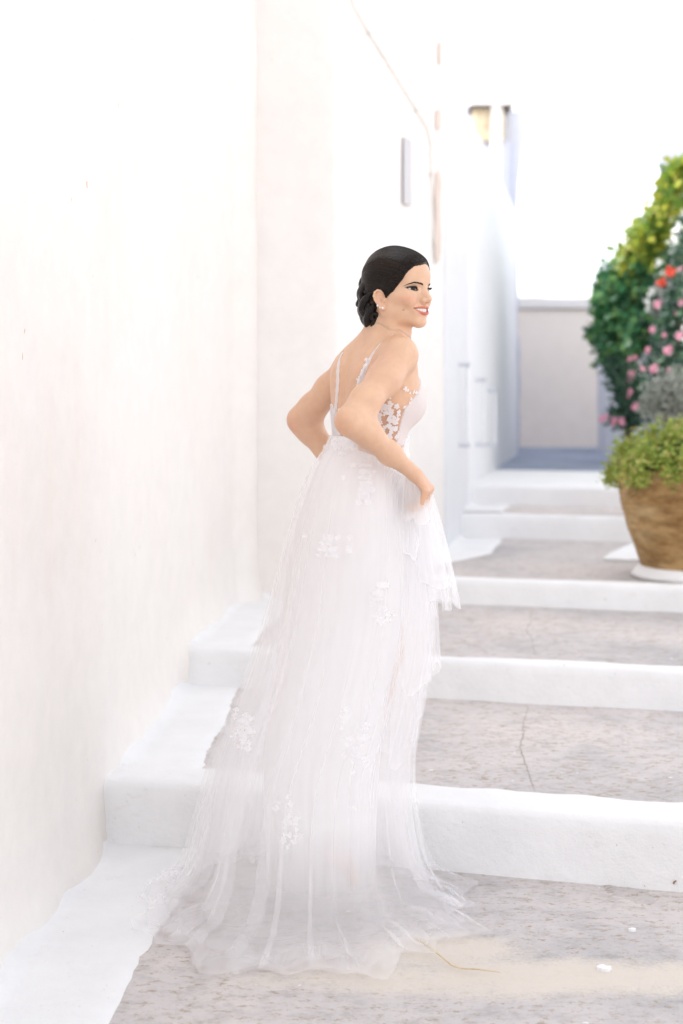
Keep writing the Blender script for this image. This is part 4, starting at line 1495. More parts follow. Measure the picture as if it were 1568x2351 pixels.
def lace_at(name, spots, mat_, size, seed, parent):
    """spots: list of (point, outward normal, scale) joined as one applique"""
    g = np.random.default_rng(seed)
    VV, QQ = [], []
    for p, nrm, sc in spots:
        nrm = nrm / np.linalg.norm(nrm)
        e1 = np.cross(nrm, A([0, 0, 1.0])); e1 /= np.linalg.norm(e1); e2 = np.cross(nrm, e1)
        a = g.uniform(0, 6.28); c_, s_ = math.cos(a), math.sin(a)
        E = np.stack([e1 * c_ + e2 * s_, -e1 * s_ + e2 * c_, nrm])
        tv, tq = flower_template(int(g.integers(1e6)), size * sc * g.uniform(.75, 1.2), int(g.integers(4, 6)))
        b0 = sum(len(x) for x in VV)
        VV.append(tv @ E + p + nrm * .0015)
        QQ += [tuple(i + b0 for i in q) for q in tq]
    o = npmesh(name, np.concatenate(VV), A(QQ), mat_ or m_appl, parent)
    o['kind'] = 'stuff'
    return o
outer = layers[0].reshape(-1, 3)
opx = 784 + F * outer[:, 0] / outer[:, 1]; opy = HORIZON + F * (CAM_H - outer[:, 2]) / outer[:, 1]
def on_skirt(px, py):
    m = (np.abs(opx - px) < 9) & (np.abs(opy - py) < 12)
    if not m.any(): return None
    c = outer[m]; p = c[c[:, 1].argmin()]
    return p + A([0, -.004, 0])
def applique(cx, cy, w_, h_, n, size, seed, tiltd=0):
    g = np.random.default_rng(seed)
    sp = []
    while len(sp) < n:
        x, y = g.normal(0, w_ * .42), g.normal(0, h_ * .42)
        p = on_skirt(cx + x + tiltd * y, cy + y)
        if p is not None:
            sp.append((p, A([x * .002, -1, .12 + g.normal() * .1]), 1.0))
    lace_at("lace_applique", sp, None, size, seed, gown)
applique(750, 1250, 50, 36, 22, .0085, 1)
applique(850, 1120, 34, 40, 24, .0085, 2)
applique(838, 1065, 48, 44, 30, .006, 3)
applique(872, 1372, 22, 34, 13, .0085, 4)
applique(893, 1412, 28, 26, 15, .0085, 5)
applique(553, 1670, 28, 62, 26, .009, 6)
applique(832, 1712, 52, 70, 30, .0085, 7)
applique(657, 1890, 26, 62, 22, .0085, 8)
applique(800, 1640, 20, 20, 7, .008, 9)
applique(770, 1020, 40, 22, 9, .008, 12)
def body_lace(region, n, size, seed):
    g = np.random.default_rng(seed); sp = []
    while len(sp) < n:
        x, y = region(g)
        p = shoot(x, y, trunk)
        _, nn = trunk.project(p[None], 0, 1)
        sp.append((p + nn[0] * .003, nn[0], 1.0))
    lace_at("lace_applique", sp, m_lace, size, seed, gown)
body_lace(lambda g: (g.uniform(856, 914), g.uniform(925, 1012)), 60, .0068, 31)
body_lace(lambda g: (g.uniform(880, 916), g.uniform(905, 960)), 12, .0045, 32)
body_lace(lambda g: (g.uniform(763, 786), g.uniform(940, 1005)), 16, .0065, 33)
body_lace(lambda g: ((lambda t: (847 - 24 * t + g.normal() * 2.5, 826 + 52 * t))(g.uniform(0, 1))), 22, .0042, 34)
body_lace(lambda g: (g.uniform(925, 965), g.uniform(890, 965)), 30, .0040, 35)

# ------------------------------------------------------------------ details on the houses
def on_face(px, py, P0, P1, off=0.0):
    """point of a vertical wall face (through P0, P1 in plan) seen at an image point, moved out by off"""
    a, b = Vector(P0), Vector(P1)
    t = (b - a).normalized(); n = Vector((t.y, -t.x))
    k = (px - 784) / F
    # (k*d, d) . n = a . n
    d = (a.dot(n) + off) / (k * n.x + n.y)
    return Vector((k * d, d, CAM_H - (py - HORIZON) / F * d))
FC = ((-0.02, 7.20), (0.60, 8.30))
FD = ((0.868, 9.73), (1.86, 15.05))

def tube(name, pts, r, mat, parent=None, n=8, closed_ends=True):
    pts = [Vector(p) for p in pts]
    v, f = [], []
    e1 = None
    for i, p in enumerate(pts):
        t = (pts[min(i + 1, len(pts) - 1)] - pts[max(i - 1, 0)]).normalized()
        if e1 is None:
            e1 = t.cross(Vector((.31, .52, .79)))
        e1 = (e1 - t * e1.dot(t)).normalized(); e2 = t.cross(e1)
        rr = r[i] if isinstance(r, (list, tuple)) else r
        for k in range(n):
            a = 2 * math.pi * k / n
            v.append(p + (e1 * math.cos(a) + e2 * math.sin(a)) * rr)
    for i in range(len(pts) - 1):
        for k in range(n):
            f.append((i * n + k, i * n + (k + 1) % n, (i + 1) * n + (k + 1) % n, (i + 1) * n + k))
    f.append(tuple(range(n))); f.append(tuple(range((len(pts) - 1) * n, len(pts) * n)))
    o = mesh(name, v, f, mat)
    if parent is not None: adopt(o, parent)
    return o

def slab(name, quad, thick, mat, parent=None):
    """thin solid from four corner points, thickness along its normal"""
    q = [Vector(p) for p in quad]
    n = (q[1] - q[0]).cross(q[3] - q[0]).normalized()
    if n.y > 0: n = -n
    v = q + [p + n * thick for p in q]
    f = [(0, 1, 2, 3), (4, 5, 6, 7), (0, 1, 5, 4), (1, 2, 6, 5), (2, 3, 7, 6), (3, 0, 4, 7)]
    o = mesh(name, v, f, mat, smooth=False)
    bv = o.modifiers.new("bevel", 'BEVEL'); bv.width = min(.004, thick * .3); bv.segments = 2
    if parent is not None: adopt(o, parent)
    return o

m_cable = plain("cable_sheath", (0.70, 0.65, 0.60), 0.6, 0.3, 0.1)
pts = [(798, -30), (812, 12), (848, 76), (885, 135), (925, 200), (958, 254), (982, 296), (990, 330), (991, 400), (996, 500), (1000, 606)]
cp = [on_face(x, y, *FC, off=0.016) for x, y in pts]
tube("cable", cp, 0.0045, m_cable, houseC, 8)
for q in (2, 5, 8):
    p = cp[q]
    tube("cable_clip", [p + Vector((.012, .018, .008)), p + Vector((-.003, -.010, .002)), p + Vector((-.015, .006, -.010))], .004, m_cable, houseC, 6)
# slit window: deep frame with a grey pane
m_frame = plain("window_frame_paint", (0.80, 0.78, 0.79), 0.6, 0.3, 0.05)
m_pane, nt, b = mat_new("window_pane")
b.inputs['Base Color'].default_value = (0.50, 0.48, 0.50, 1); b.inputs['Roughness'].default_value = 0.25
def fq(x0, y0, x1, y1, off):
    """rectangle on face C from its upper left and lower right image points"""
    a, c = on_face(x0, y0, *FC, off=off), on_face(x1, y1, *FC, off=off)
    return [Vector((a.x, a.y, a.z)), Vector((c.x, c.y, a.z)), Vector((c.x, c.y, c.z)), Vector((a.x, a.y, c.z))]
win = slab("window", fq(926, 316, 943, 472, .012), .006, m_pane, houseC)
for (x0, y0, x1, y1) in ((921, 306, 926, 480), (943, 306, 946, 480), (921, 300, 946, 314), (919, 470, 947, 486)):
    fr = slab("window_frame" if y1 - y0 > 60 else "window_sill", fq(x0, y0, x1, y1, .012), .035, m_frame)
    fr.parent = win; fr.matrix_parent_inverse = (Matrix.Translation(houseC.location)).inverted()
# broken plaster at the house corner
m_plaster = whitewash("bare_plaster", (0.72, 0.61, 0.55), (0.66, 0.50, 0.42), 0.8, 5.0, 0.5)
def plaster_patch(x0, y0, x1, y1, seed):
    g = random.Random(seed); n = 26
    ring = []
    for i in range(n):
        a = 2 * math.pi * i / n
        x = (x0 + x1) / 2 + math.copysign(abs(math.cos(a)) ** .5, math.cos(a)) * (x1 - x0) / 2 * (1 + g.uniform(-.25, .15)); y = (y0 + y1) / 2 + math.copysign(abs(math.sin(a)) ** .6, math.sin(a)) * (y1 - y0) / 2 * (1 + g.uniform(-.08, .04))
        ring.append((x, y))
    v = [on_face(x, y, *FC, off=.004) for x, y in ring] + [on_face((x - (x0 + x1) / 2) * .8 + (x0 + x1) / 2, (y - (y0 + y1) / 2) * .93 + (y0 + y1) / 2, *FC, off=.012) for x, y in ring]
    f = [(i, (i + 1) % n, n + (i + 1) % n, n + i) for i in range(n)] + [tuple(range(n, 2 * n))]
    adopt(mesh("bare_plaster_patch", v, f, m_plaster, smooth=False), houseC)
plaster_patch(997, 386, 1013, 606, 1)
plaster_patch(999, 252, 1013, 300, 2)
plaster_patch(1006, 96, 1014, 150, 3)

# rods on the low building
m_rod = plain("painted_rod", (0.84, 0.84, 0.86), 0.5, 0.4, 0.06)
m_brk = plain("rod_bracket", (0.60, 0.61, 0.66), 0.5, 0.4, 0.1)
for q, (x, y0, y1) in enumerate(((1073, 836, 1022), (1111, 872, 1021), (1136, 896, 1020))):
    a, c = on_face(x, y0, *FD, off=.06), on_face(x, y1, *FD, off=.06)
    rt = empty("wall_bar", (c.x, c.y, c.z))
    tag(rt, ("vertical wall bar nearest the camera, on the low white building", "vertical wall bar between two others on the low white building", "vertical wall bar farthest along the low white building")[q], "wall bar", "bars on the low building wall")
    tube("rod", [Vector((c.x, c.y, c.z)), Vector((a.x, a.y, a.z))], .011, m_rod, rt, 10)
    for pz in (a, c):
        tube("bracket", [pz + Vector((-.07, .02, 0)), pz + Vector((0.0, -.01, 0)), pz + Vector((.012, -.02, 0))], [.014, .014, .012], m_brk, rt, 8)

# rooftop pier with bare yellow stone beside it
m_stone = plain("yellow_stone", (0.66, 0.56, 0.40), 0.9, 0.1, 0.25, 9, 0.5)
shed = empty("rooftop_shed", (1.5, 15.0, 3.3))
tag(shed, "yellow stone shed with white pier on the low building's roof", "shed")
wall_body("stone_wall", [(1.375, 14.85), (1.70, 14.85), (1.74, 15.15), (1.375, 15.15)], 4.02, 4.36, m_stone, shed, .01, .08)
wall_body("wall", [(1.34, 14.9), (1.76, 14.9), (1.76, 15.2), (1.34, 15.2)], 3.2, 4.04, M['wash_shade_blue'], shed, .01, .08)
wall_body("pier", [(1.555, 14.70), (1.665, 14.70), (1.665, 14.92), (1.555, 14.92)], 3.2, 4.42, M['wash'], shed, .006, .08)
wall_body("roof", [(1.32, 14.66), (1.78, 14.66), (1.78, 15.2), (1.32, 15.2)], 4.36, 4.46, M['wash'], shed, .006, .08)
tube("antenna", [(1.60, 14.9, 4.42), (1.545, 14.9, 4.62)], [.02, .006], m_brk, shed, 6)
tube("antenna", [(1.66, 14.9, 4.44), (1.73, 14.9, 4.55)], [.012, .006], m_brk, shed, 6)

# ------------------------------------------------------------------ planted pot
pot = empty("flower_pot", (1.80, 7.22, Z_L[3]))
tag(pot, "large ribbed ochre clay pot standing on the third step, right edge", "flower pot")
m_pot, nt, b = mat_new("ribbed_clay")
co = objcoord(nt)
n1 = tex_noise(nt, co, 5.0, 5, 0.65, (1, 1, 2.2)); n2 = tex_noise(nt, co, 3.0, 3, 0.6, (3, 3, 16)); n3_ = tex_noise(nt, co, 40.0, 4, 0.6)
r1 = ramp(nt, n1.outputs['Fac'], [(0.33, (0.22, 0.11, 0.035)), (0.5, (0.38, 0.235, 0.095)), (0.68, (0.52, 0.37, 0.19))])
r2 = ramp(nt, n2.outputs['Fac'], [(0.35, 0.75), (0.65, 1.15)])
mm = N(nt, "ShaderNodeMix", data_type='RGBA', blend_type='MULTIPLY'); mm.inputs['Factor'].default_value = 1
nt.links.new(r1.outputs[0], mm.inputs['A']); nt.links.new(r2.outputs[0], mm.inputs['B'])
nt.links.new(mm.outputs['Result'], b.inputs['Base Color']); b.inputs['Roughness'].default_value = 0.85
bump(nt, b, n3_.outputs['Fac'], 0.4, 0.006)
prof = [(0.0, .052, 0)]
zs = np.linspace(.052, .545, 150)
rad_ = np.interp(zs, [.052, .08, .16, .26, .36, .46, .52, .545], [.266, .277, .308, .345, .372, .384, .382, .376])
v, f = [], []
nth = 72
for j, (z, r0) in enumerate(zip(zs, rad_)):
    for i in range(nth):
        a = 2 * math.pi * i / nth
        rib = .0055 * abs(math.sin(z * math.pi / .0175 + .25 * math.sin(2 * a + 1))) + .006 * fbm(math.cos(a) * r0 * 3, math.sin(a) * r0 * 3, z * 4, 1.3, 3)
        r = r0 + rib
        v.append((r * math.cos(a), r * math.sin(a), z))
inner = [(.35, .545), (.345, .50), (.0001, .49)]
for (r, z) in inner:
    for i in range(nth):
        a = 2 * math.pi * i / nth
        v.append((r * math.cos(a), r * math.sin(a), z))
for i in range(nth):
    v.append((.02 * math.cos(2 * math.pi * i / nth), .02 * math.sin(2 * math.pi * i / nth), .052))
nr = len(zs) + 3
for j in range(nr - 1):
    for i in range(nth):
        f.append((j * nth + i, j * nth + (i + 1) % nth, (j + 1) * nth + (i + 1) % nth, (j + 1) * nth + i))
for i in range(nth):
    f.append((i, nr * nth + i, nr * nth + (i + 1) % nth, (i + 1) % nth))
mesh("pot_body", v, f, m_pot, pot)
v, f = [], []
for (r, z) in ((.0, .0), (.325, .002), (.318, .020), (.298, .045), (.285, .056), (.0, .056)):
    for i in range(nth):
        a = 2 * math.pi * i / nth
        rr = r + (.012 * fbm(math.cos(a) * 2, math.sin(a) * 2, z * 9, 1, 3) if r else 0)
        v.append((rr * math.cos(a), rr * math.sin(a), z))
for j in range(5):
    for i in range(nth):
        f.append((j * nth + i, j * nth + (i + 1) % nth, (j + 1) * nth + (i + 1) % nth, (j + 1) * nth + i))
mesh("mortar_base", v, f, M['paint'], pot)

def leaves(C, size, g, up=0.3, fold=.35, wid=.42):
    """one small folded leaf at every centre, random facing; returns verts and quads"""
    n = len(C)
    d = g.normal(0, 1, (n, 3)); d[:, 2] = d[:, 2] * .6 + up; d /= np.linalg.norm(d, axis=1, keepdims=True)
    e = np.cross(d, g.normal(0, 1, (n, 3))); e /= np.linalg.norm(e, axis=1, keepdims=True) + 1e-9
    nn = np.cross(d, e)
    L = (size * g.uniform(.65, 1.25, n))[:, None]
    tip = C + d * L; midp = C + d * L * .45 - nn * L * fold * .25
    l = C + d * L * .5 + e * L * wid + nn * L * fold * .2; r = C + d * L * .5 - e * L * wid + nn * L * fold * .2
    V = np.stack([C, l, tip, r, midp], 1).reshape(-1, 3)
    b = np.arange(n) * 5
    T3 = np.concatenate([np.stack([b, b + 1, b + 4], 1), np.stack([b + 1, b + 2, b + 4], 1), np.stack([b + 2, b + 3, b + 4], 1), np.stack([b + 3, b, b + 4], 1)])
    return V, T3

lg = np.random.default_rng(77)
m_succ = leaf_mat("succulent_leaf", [(0.0, (0.22, 0.32, 0.05)), (0.5, (0.38, 0.48, 0.09)), (0.85, (0.55, 0.57, 0.16)), (1.0, (0.48, 0.34, 0.10))], 0.3)
pc = A([1.80, 7.22, Z_L[3] + .50])
K = []
while len(K) < 420:                                  # rosettes over a cushion that spills over the rim
    d = lg.normal(0, 1, 3); d[2] = abs(d[2]) * 1.0 - .18; d /= np.linalg.norm(d)
    if d[2] > -.16:
        K.append(pc + A([.405, .405, .245]) * d * lg.uniform(.86, 1.06) * (1 + .10 * math.sin(5 * math.atan2(d[1], d[0]) + 1)))
C = np.repeat(A(K), 26, 0) + lg.normal(0, .020, (420 * 26, 3))
V, T3 = leaves(C, .026, lg, .25, .5, .36)
o = npmesh("foliage", V, T3, m_succ, smooth=False); adopt(o, pot)
o2 = mesh_sphere(pc, 1, 40, 20)
core = A(o2[0]) - pc
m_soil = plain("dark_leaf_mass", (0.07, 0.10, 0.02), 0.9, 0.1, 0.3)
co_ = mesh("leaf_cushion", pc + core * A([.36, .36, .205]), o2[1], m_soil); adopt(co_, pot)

# ------------------------------------------------------------------ climbers on the right-hand house
def cloud(blobs, per, g):
    C = []
    for (x, y, d, rx, ry, rd, n) in blobs:
        k = int(n * per)
        u = g.normal(0, 1, (k, 3)); u /= np.linalg.norm(u, axis=1, keepdims=True)
        u *= (g.uniform(.25, 1.0, k) ** .45)[:, None]
        u *= (1 + .25 * g.normal(0, 1, (k, 1)))
        c = W(x, y, d)
        C.append(c + u * A([rx / F * d, rd, ry / F * d]))
    return np.concatenate(C)
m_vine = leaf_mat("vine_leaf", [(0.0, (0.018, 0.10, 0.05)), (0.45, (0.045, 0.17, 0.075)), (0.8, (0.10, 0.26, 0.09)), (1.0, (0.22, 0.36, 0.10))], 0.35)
m_vine_y = leaf_mat("sun_tinted_vine_leaf", [(0.0, (0.10, 0.20, 0.03)), (0.5, (0.26, 0.36, 0.05)), (1.0, (0.50, 0.48, 0.07))], 0.5)  # yellower copy of the vine leaf: sunlight on the top painted in
m_dark = leaf_mat("dark_shrub_leaf", [(0.0, (0.015, 0.05, 0.035)), (0.6, (0.035, 0.10, 0.06)), (1.0, (0.09, 0.18, 0.09))], 0.25)
m_silver = leaf_mat("silver_leaf", [(0.0, (0.22, 0.25, 0.21)), (0.5, (0.36, 0.39, 0.34)), (1.0, (0.52, 0.54, 0.48))], 0.2)
m_bark = plain("vine_bark", (0.16, 0.11, 0.07), 0.9, 0.1, 0.3, 30, 0.5)
m_pink = leaf_mat("pink_petal", [(0.0, (0.74, 0.20, 0.36)), (0.6, (0.82, 0.34, 0.48)), (1.0, (0.86, 0.52, 0.60))], 0.45)
m_red = leaf_mat("red_petal", [(0.0, (0.75, 0.04, 0.03)), (1.0, (0.85, 0.12, 0.06))], 0.4)

vine = empty("climbing_vine", tuple(W(1440, 1040, 13.2)))
tag(vine, "dense green climbing vine with sun-tinted yellow top, over the right-hand house wall", "vine")
vb = [(1405, 700, 13.0, 42, 62, .30, 9), (1392, 770, 13.2, 30, 60, .28, 6), (1440, 640, 12.6, 46, 66, .30, 9), (1452, 740, 12.6, 38, 80, .28, 8), (1395, 650, 13.4, 26, 34, .22, 4),
      (1412, 815, 12.9, 30, 40, .25, 4), (1475, 600, 12.2, 34, 56, .28, 5), (1365, 765, 13.4, 16, 16, .12, 1)]
V, T3 = leaves(cloud(vb, 52, lg), .082, lg, -.35, .3, .46)
adopt(npmesh("foliage", V, T3, m_vine, smooth=False), vine)
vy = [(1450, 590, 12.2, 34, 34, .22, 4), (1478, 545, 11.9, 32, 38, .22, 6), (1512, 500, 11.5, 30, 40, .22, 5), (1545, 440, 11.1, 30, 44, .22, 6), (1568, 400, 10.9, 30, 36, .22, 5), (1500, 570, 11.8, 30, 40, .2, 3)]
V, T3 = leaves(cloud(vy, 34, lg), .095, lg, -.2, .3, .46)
adopt(npmesh("sun_tinted_foliage", V, T3, m_vine_y, smooth=False), vine)
tube("stem", [W(1445, 1040, 13.1), W(1440, 900, 13.0), W(1452, 780, 12.8), W(1470, 640, 12.4), W(1510, 520, 11.7), W(1560, 420, 11.1)], [.05, .045, .04, .035, .025, .015], m_bark, vine)
tube("stem", [W(1450, 780, 12.8), W(1415, 720, 13.0), W(1390, 660, 13.3)], [.035, .025, .014], m_bark, vine)

def bloom_mesh(name, mat, size, seed):
    V, Q = flower_template(seed, size, 5)
    V = V.copy(); V[:, 2] *= 2.0
    me = bpy.data.meshes.new(name); me.from_pydata([tuple(p) for p in V], [], Q); me.materials.append(mat)
    return me
pinks = [bloom_mesh("flower", m_pink, .034, 3), bloom_mesh("flower", m_pink, .028, 9)]
reds = [bloom_mesh("flower", m_red, .036, 5)]
def blooms(parent, spots, meshes, per=3):
    g = random.Random(len(spots))
    for (x, y, d) in spots:
        for q in range(per):
            o = bpy.data.objects.new("flower", g.choice(meshes)); COL.objects.link(o)
            p = at(x + g.uniform(-7, 7), y + g.uniform(-7, 7), d + g.uniform(-.08, .05))
            o.location = p - Vector(parent.location); o.parent = parent
            o.rotation_euler = (R(90 + g.uniform(-45, 45)), g.uniform(-.6, .6), g.uniform(-.8, .8))
            s_ = g.uniform(.7, 1.15); o.scale = (s_, s_, s_)
olea = empty("flowering_shrub", tuple(W(1440, 1030, 12.3)))
tag(olea, "dark leafy shrub with pink flowers below the green vine, behind the pot", "shrub")
db = [(1432, 880, 12.3, 30, 50, .22, 6), (1450, 940, 12.1, 32, 46, .22, 6), (1420, 960, 12.2, 24, 24, .18, 2), (1415, 850, 12.5, 22, 40, .2, 3), (1470, 900, 11.9, 22, 46, .2, 4)]
V, T3 = leaves(cloud(db, 60, lg), .075, lg, .1, .3, .25)
adopt(npmesh("foliage", V, T3, m_dark, smooth=False), olea)
tube("stem", [W(1446, 1030, 12.2), W(1442, 940, 12.2), W(1430, 860, 12.3)], [.03, .025, .012], m_bark, olea)
blooms(olea, [(1478, 848, 11.7), (1443, 866, 12.0), (1388, 956, 12.0), (1412, 968, 12.0), (1432, 966, 11.9), (1448, 905, 11.9), (1462, 930, 11.8), (1452, 822, 12.2)], pinks, 2)
rose = empty("flowering_shrub", tuple(W(1560, 1040, 10.6)))
tag(rose, "pink and red flowering climber at the right edge, above the silver bush", "shrub")
rb_ = [(1540, 760, 10.6, 30, 60, .22, 6), (1560, 680, 10.4, 26, 60, .22, 5), (1520, 840, 10.7, 30, 40, .22, 4), (1575, 840, 10.3, 30, 60, .2, 5), (1550, 600, 10.8, 26, 40, .18, 2), (1585, 560, 10.3, 26, 60, .2, 4)]
V, T3 = leaves(cloud(rb_, 46, lg), .070, lg, .1, .3, .28)
adopt(npmesh("foliage", V, T3, m_dark, smooth=False), rose)
tube("stem", [W(1565, 1040, 10.6), W(1555, 860, 10.6), W(1560, 700, 10.5), W(1560, 580, 10.6)], [.03, .028, .02, .012], m_bark, rose)
blooms(rose, [(1500, 757, 10.4), (1522, 768, 10.4), (1540, 800, 10.3), (1556, 690, 10.2), (1546, 718, 10.3), (1512, 700, 10.5), (1530, 850, 10.3), (1504, 848, 10.5), (1560, 775, 10.2), (1515, 880, 10.4), (1564, 620, 10.2), (1490, 800, 10.6)], pinks, 1)
blooms(rose, [(1520, 652, 10.4), (1537, 628, 10.4)], reds, 2)
silv = empty("silver_bush", tuple(W(1530, 1080, 8.9)))
tag(silv, "pale silver-leaved bush just behind the ochre pot", "bush")
sb = [(1520, 905, 8.9, 34, 36, .20, 7), (1550, 890, 8.8, 34, 40, .20, 7), (1500, 930, 9.0, 26, 26, .16, 4), (1570, 930, 8.8, 30, 30, .2, 5), (1540, 950, 8.9, 50, 30, .2, 6)]
V, T3 = leaves(cloud(sb, 110, lg), .042, lg, .5, .3, .16)
adopt(npmesh("foliage", V, T3, m_silver, smooth=False), silv)
tube("stem", [W(1530, 1080, 8.9), W(1530, 930, 8.9)], [.03, .012], m_bark, silv)
# clay planter that carries the silver bush
plt_ = empty("planter", (W(1540, 1075, 8.9)[0], 8.9, Z_L[3]))
tag(plt_, "terracotta planter under the silver bush, hidden behind the big pot", "planter")
v, f = [], []
hp = [(.0, .0), (.15, .0), (.17, .15), (.20, .36), (.225, .40), (.225, .44), (.19, .44), (.18, .40), (.0, .40)]
for (r, z) in hp:
    for i in range(32):
        a = 2 * math.pi * i / 32
        v.append((r * math.cos(a), r * math.sin(a), z))
for j in range(len(hp) - 1):
    for i in range(32):
        f.append((j * 32 + i, j * 32 + (i + 1) % 32, (j + 1) * 32 + (i + 1) % 32, (j + 1) * 32 + i))
mesh("planter_body", v, f, m_pot, plt_)

# ------------------------------------------------------------------ small things underfoot
def gz(x, y):
    return 0.006 * fbm(x, y, 0, 1.3, 4)
def ground_at(px, py, z=0.0):
    d = F * (CAM_H - z) / (py - HORIZON)
    return (px - 784) / F * d, d
def drift(name, outline, mat, h, z0=0.0, res=.012, soft=.07):
    """loose material: a very low mound whose edge sinks into the uneven paving"""
    P = A([ground_at(x, y, z0) for x, y in outline])
    lo, hi = P.min(0) - .05, P.max(0) + .05
    nx, ny = int((hi[0] - lo[0]) / res), int((hi[1] - lo[1]) / res)
    X, Y = np.meshgrid(np.linspace(lo[0], hi[0], nx), np.linspace(lo[1], hi[1], ny))
    Q = np.stack([X.ravel(), Y.ravel()], 1)
    ins = np.zeros(len(Q), bool); dist = np.full(len(Q), 9.0)
    for a, c in zip(P, np.roll(P, -1, 0)):
        cond = ((a[1] > Q[:, 1]) != (c[1] > Q[:, 1])) & (Q[:, 0] < (c[0] - a[0]) * (Q[:, 1] - a[1]) / (c[1] - a[1] + 1e-12) + a[0])
        ins ^= cond
        t = np.clip(((Q - a) @ (c - a)) / ((c - a) @ (c - a)), 0, 1)
        dist = np.minimum(dist, np.linalg.norm(Q - a - t[:, None] * (c - a), axis=1))
    sd = np.where(ins, dist, -dist)
    k = np.clip(sd / soft, -1, 1)
    V = []
    for (x, y), kk in zip(Q, k):
        V.append((x, y, z0 + (gz(x, y) if z0 == 0 else 0) + h * kk + .003 * fbm(x, y, 5, 6, 4) + .0030 * n3(x, y, 9, 150) - .001))
    j, i = np.meshgrid(np.arange(ny - 1), np.arange(nx - 1), indexing='ij')
    a = j * nx + i
    Qd = np.stack([a, a + 1, a + nx + 1, a + nx], -1).reshape(-1, 4)
    keep = (k[Qd] > -.9).any(1)
    return npmesh(name, A(V), Qd[keep], mat)
m_mort = concrete_mat("crumbled_mortar", 0.85)
mp_ = drift("mortar_patch", [(1382, 2030), (1425, 2036), (1490, 2042), (1510, 2056), (1500, 2078), (1460, 2074), (1430, 2062), (1395, 2052)], m_mort, .005, 0, .008, .03)
tag(mp_, "crumbled mortar patch at the foot of the lowest riser", "mortar", kind='stuff')
m_straw = plain("dry_straw", (0.66, 0.52, 0.34), 0.7, 0.2, 0.2)
sp_ = [(943, 2168), (952, 2166), (975, 2182), (1010, 2205), (1036, 2224), (1060, 2231), (1100, 2236), (1148, 2246)]
tw = tube("straw", [Vector((*ground_at(x, y), .012 + .004 * math.sin(i))) for i, (x, y) in enumerate(sp_)], [.0014, .002, .002, .002, .0022, .002, .0016, .001], m_straw, None, 6)
tag(tw, "thin dry straw lying on the pale sand stain in front of the hem", "straw")
m_flake = plain("paint_flake", (0.84, 0.83, 0.84), 0.8, 0.2, 0.03)
def flake(px, py, sx, sy, seed, label, z0=0.0):
    g = random.Random(seed); n = 18
    x0, y0 = ground_at(px, py, z0)
    v = [(x0, y0, z0 + .011)]
    for i in range(n):
        a = 2 * math.pi * i / n
        k = 1 + g.uniform(-.35, .25)
        v.append((x0 + sx * k * math.cos(a), y0 + sy * k * math.sin(a), z0 + .0095 if z0 == 0 else z0 + .004))
    f = [(0, 1 + i, 1 + (i + 1) % n) for i in range(n)]
    v += [(p[0], p[1], p[2] - .008) for p in v[1:]]
    f += [(1 + i, 1 + n + i, 1 + n + (i + 1) % n, 1 + (i + 1) % n) for i in range(n)]
    o = mesh("paint_splash", v, f, m_flake, smooth=False)
    tag(o, label, "paint splash", "white paint splashes on the paving")
flake(1385, 2228, .016, .013, 2, "larger white paint splash on the pale sand stain, lower right")
flake(1452, 2140, .009, .006, 5, "small white paint splash midway between riser and sand, right")
# painted wedge beside the pot
v = [at(1384, 1281, 0.5)] ; wz = Z_L[3] + .012
tri = [ground_at(x, y, wz) for x, y in ((1384, 1281), (1400, 1270), (1448, 1247), (1490, 1240), (1500, 1283), (1440, 1284))]
v = [(x, y, wz) for x, y in tri] + [(x, y, wz - .012) for x, y in tri]
f = [tuple(range(6))] + [(i, (i + 1) % 6, 6 + (i + 1) % 6, 6 + i) for i in range(6)]
adopt(mesh("painted_wedge", v, f, M['paint'], smooth=False), stairs)
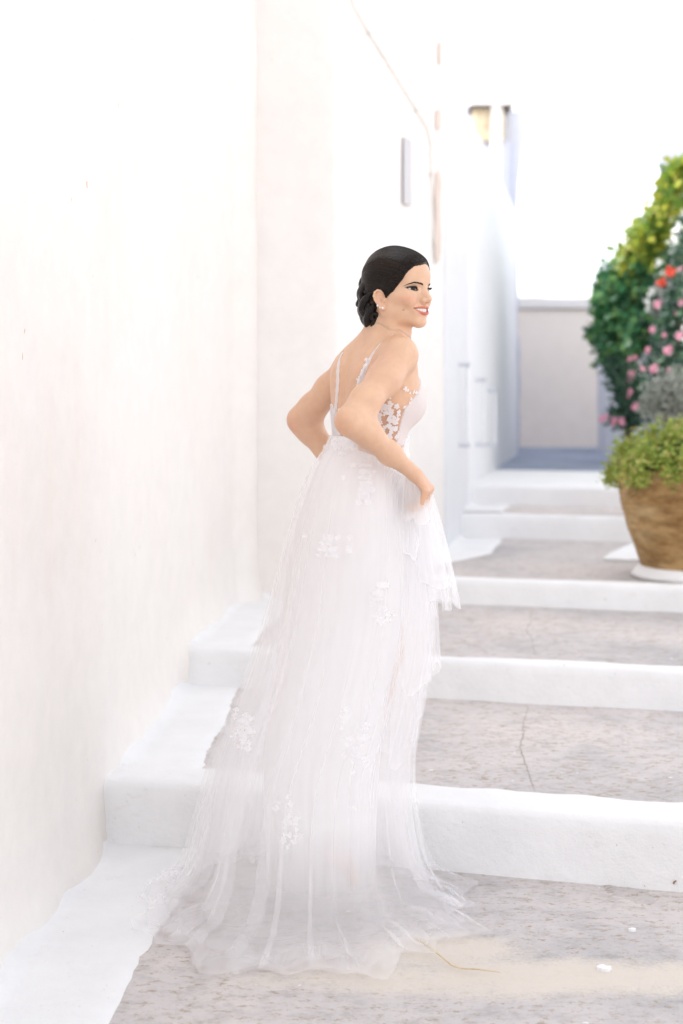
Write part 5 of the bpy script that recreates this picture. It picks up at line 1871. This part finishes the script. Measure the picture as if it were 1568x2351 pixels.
# litter at the house corner
m_rock = plain("pale_rock", (0.72, 0.68, 0.68), 0.9, 0.1, 0.15, 12, 0.4)
def rock(name, c, r, mat, seed):
    v, f = mesh_sphere(A([0, 0, 0.]), 1, 18, 12)
    vv = []
    for p in v:
        k = 1 + .35 * fbm(p[0] + seed, p[1], p[2], 1.3, 3)
        vv.append((c[0] + p[0] * r[0] * k, c[1] + p[1] * r[1] * k, c[2] + p[2] * r[2] * k))
    return mesh(name, vv, f, mat)
x_, y_ = ground_at(1040, 1163, Z_L[4])
tag(rock("stone", (x_, y_, Z_L[4] + .035), (.075, .05, .045), m_rock, 3), "pale stone lying at the corner of the slit-window house", "stone")
m_teal = plain("teal_plastic", (0.10, 0.42, 0.42), 0.4, 0.4, 0.1)
x_, y_ = ground_at(1061, 1166, Z_L[4])
tag(rock("plastic_scrap", (x_, y_, Z_L[4] + .018), (.04, .03, .015), m_teal, 8), "small teal plastic scrap beside the pale stone", "litter")
m_dleaf = plain("dry_leaf", (0.33, 0.22, 0.13), 0.8, 0.1, 0.2)
x_, y_ = ground_at(1545, 2046)
v, f = leaves(A([[x_, y_, .02]]), .03, np.random.default_rng(2), .8, .6, .3)
lf = npmesh("dry_leaf", v, f, m_dleaf, smooth=False)
tag(lf, "small brown dry leaf at the foot of the lowest riser, right edge", "leaf")

# crack that runs up the treads
m_crack = plain("crack", (0.40, 0.36, 0.325), 0.95, 0.05, 0.2)
def crack(pts, z, seed, wd=.003):
    g = random.Random(seed)
    fine = []
    for (xa, ya), (xb, yb) in zip(pts, pts[1:]):
        for q in range(6):
            t = q / 6
            fine.append((xa + (xb - xa) * t + g.uniform(-2.5, 2.5), ya + (yb - ya) * t))
    fine.append(pts[-1])
    P = [Vector((*ground_at(x, y, z), z)) for x, y in fine]
    v, f = [], []
    for i, p in enumerate(P):
        t = (P[min(i + 1, len(P) - 1)] - P[max(i - 1, 0)]); t.z = 0; t.normalize()
        n = Vector((-t.y, t.x, 0)) * wd * g.uniform(.3, 1.2)
        zz = z - .004 + .005 * 0.9
        for s_ in (-1, 1):
            q = p + n * s_
            i_lev = Z_L.index(min(Z_L, key=lambda a: abs(a - z))) - 1
            v.append((q.x, q.y, z - .004 + .005 * fbm(q.x, q.y, i_lev, 1.5, 4) + .0012))
    for i in range(len(P) - 1):
        f.append((2 * i, 2 * i + 1, 2 * i + 3, 2 * i + 2))
    adopt(mesh("crack", v, f, m_crack, smooth=False), stairs)
crack([(1213, 1620), (1202, 1660), (1200, 1690), (1193, 1715), (1205, 1745), (1215, 1780), (1228, 1812)], Z_L[1], 3, .0016)
crack([(1200, 1690), (1230, 1702), (1262, 1712)], Z_L[1], 5, .0011)
crack([(1195, 1698), (1160, 1705)], Z_L[1], 6, .0011)
crack([(1222, 1396), (1218, 1425), (1210, 1445), (1222, 1470), (1226, 1498)], Z_L[2], 4, .0016)
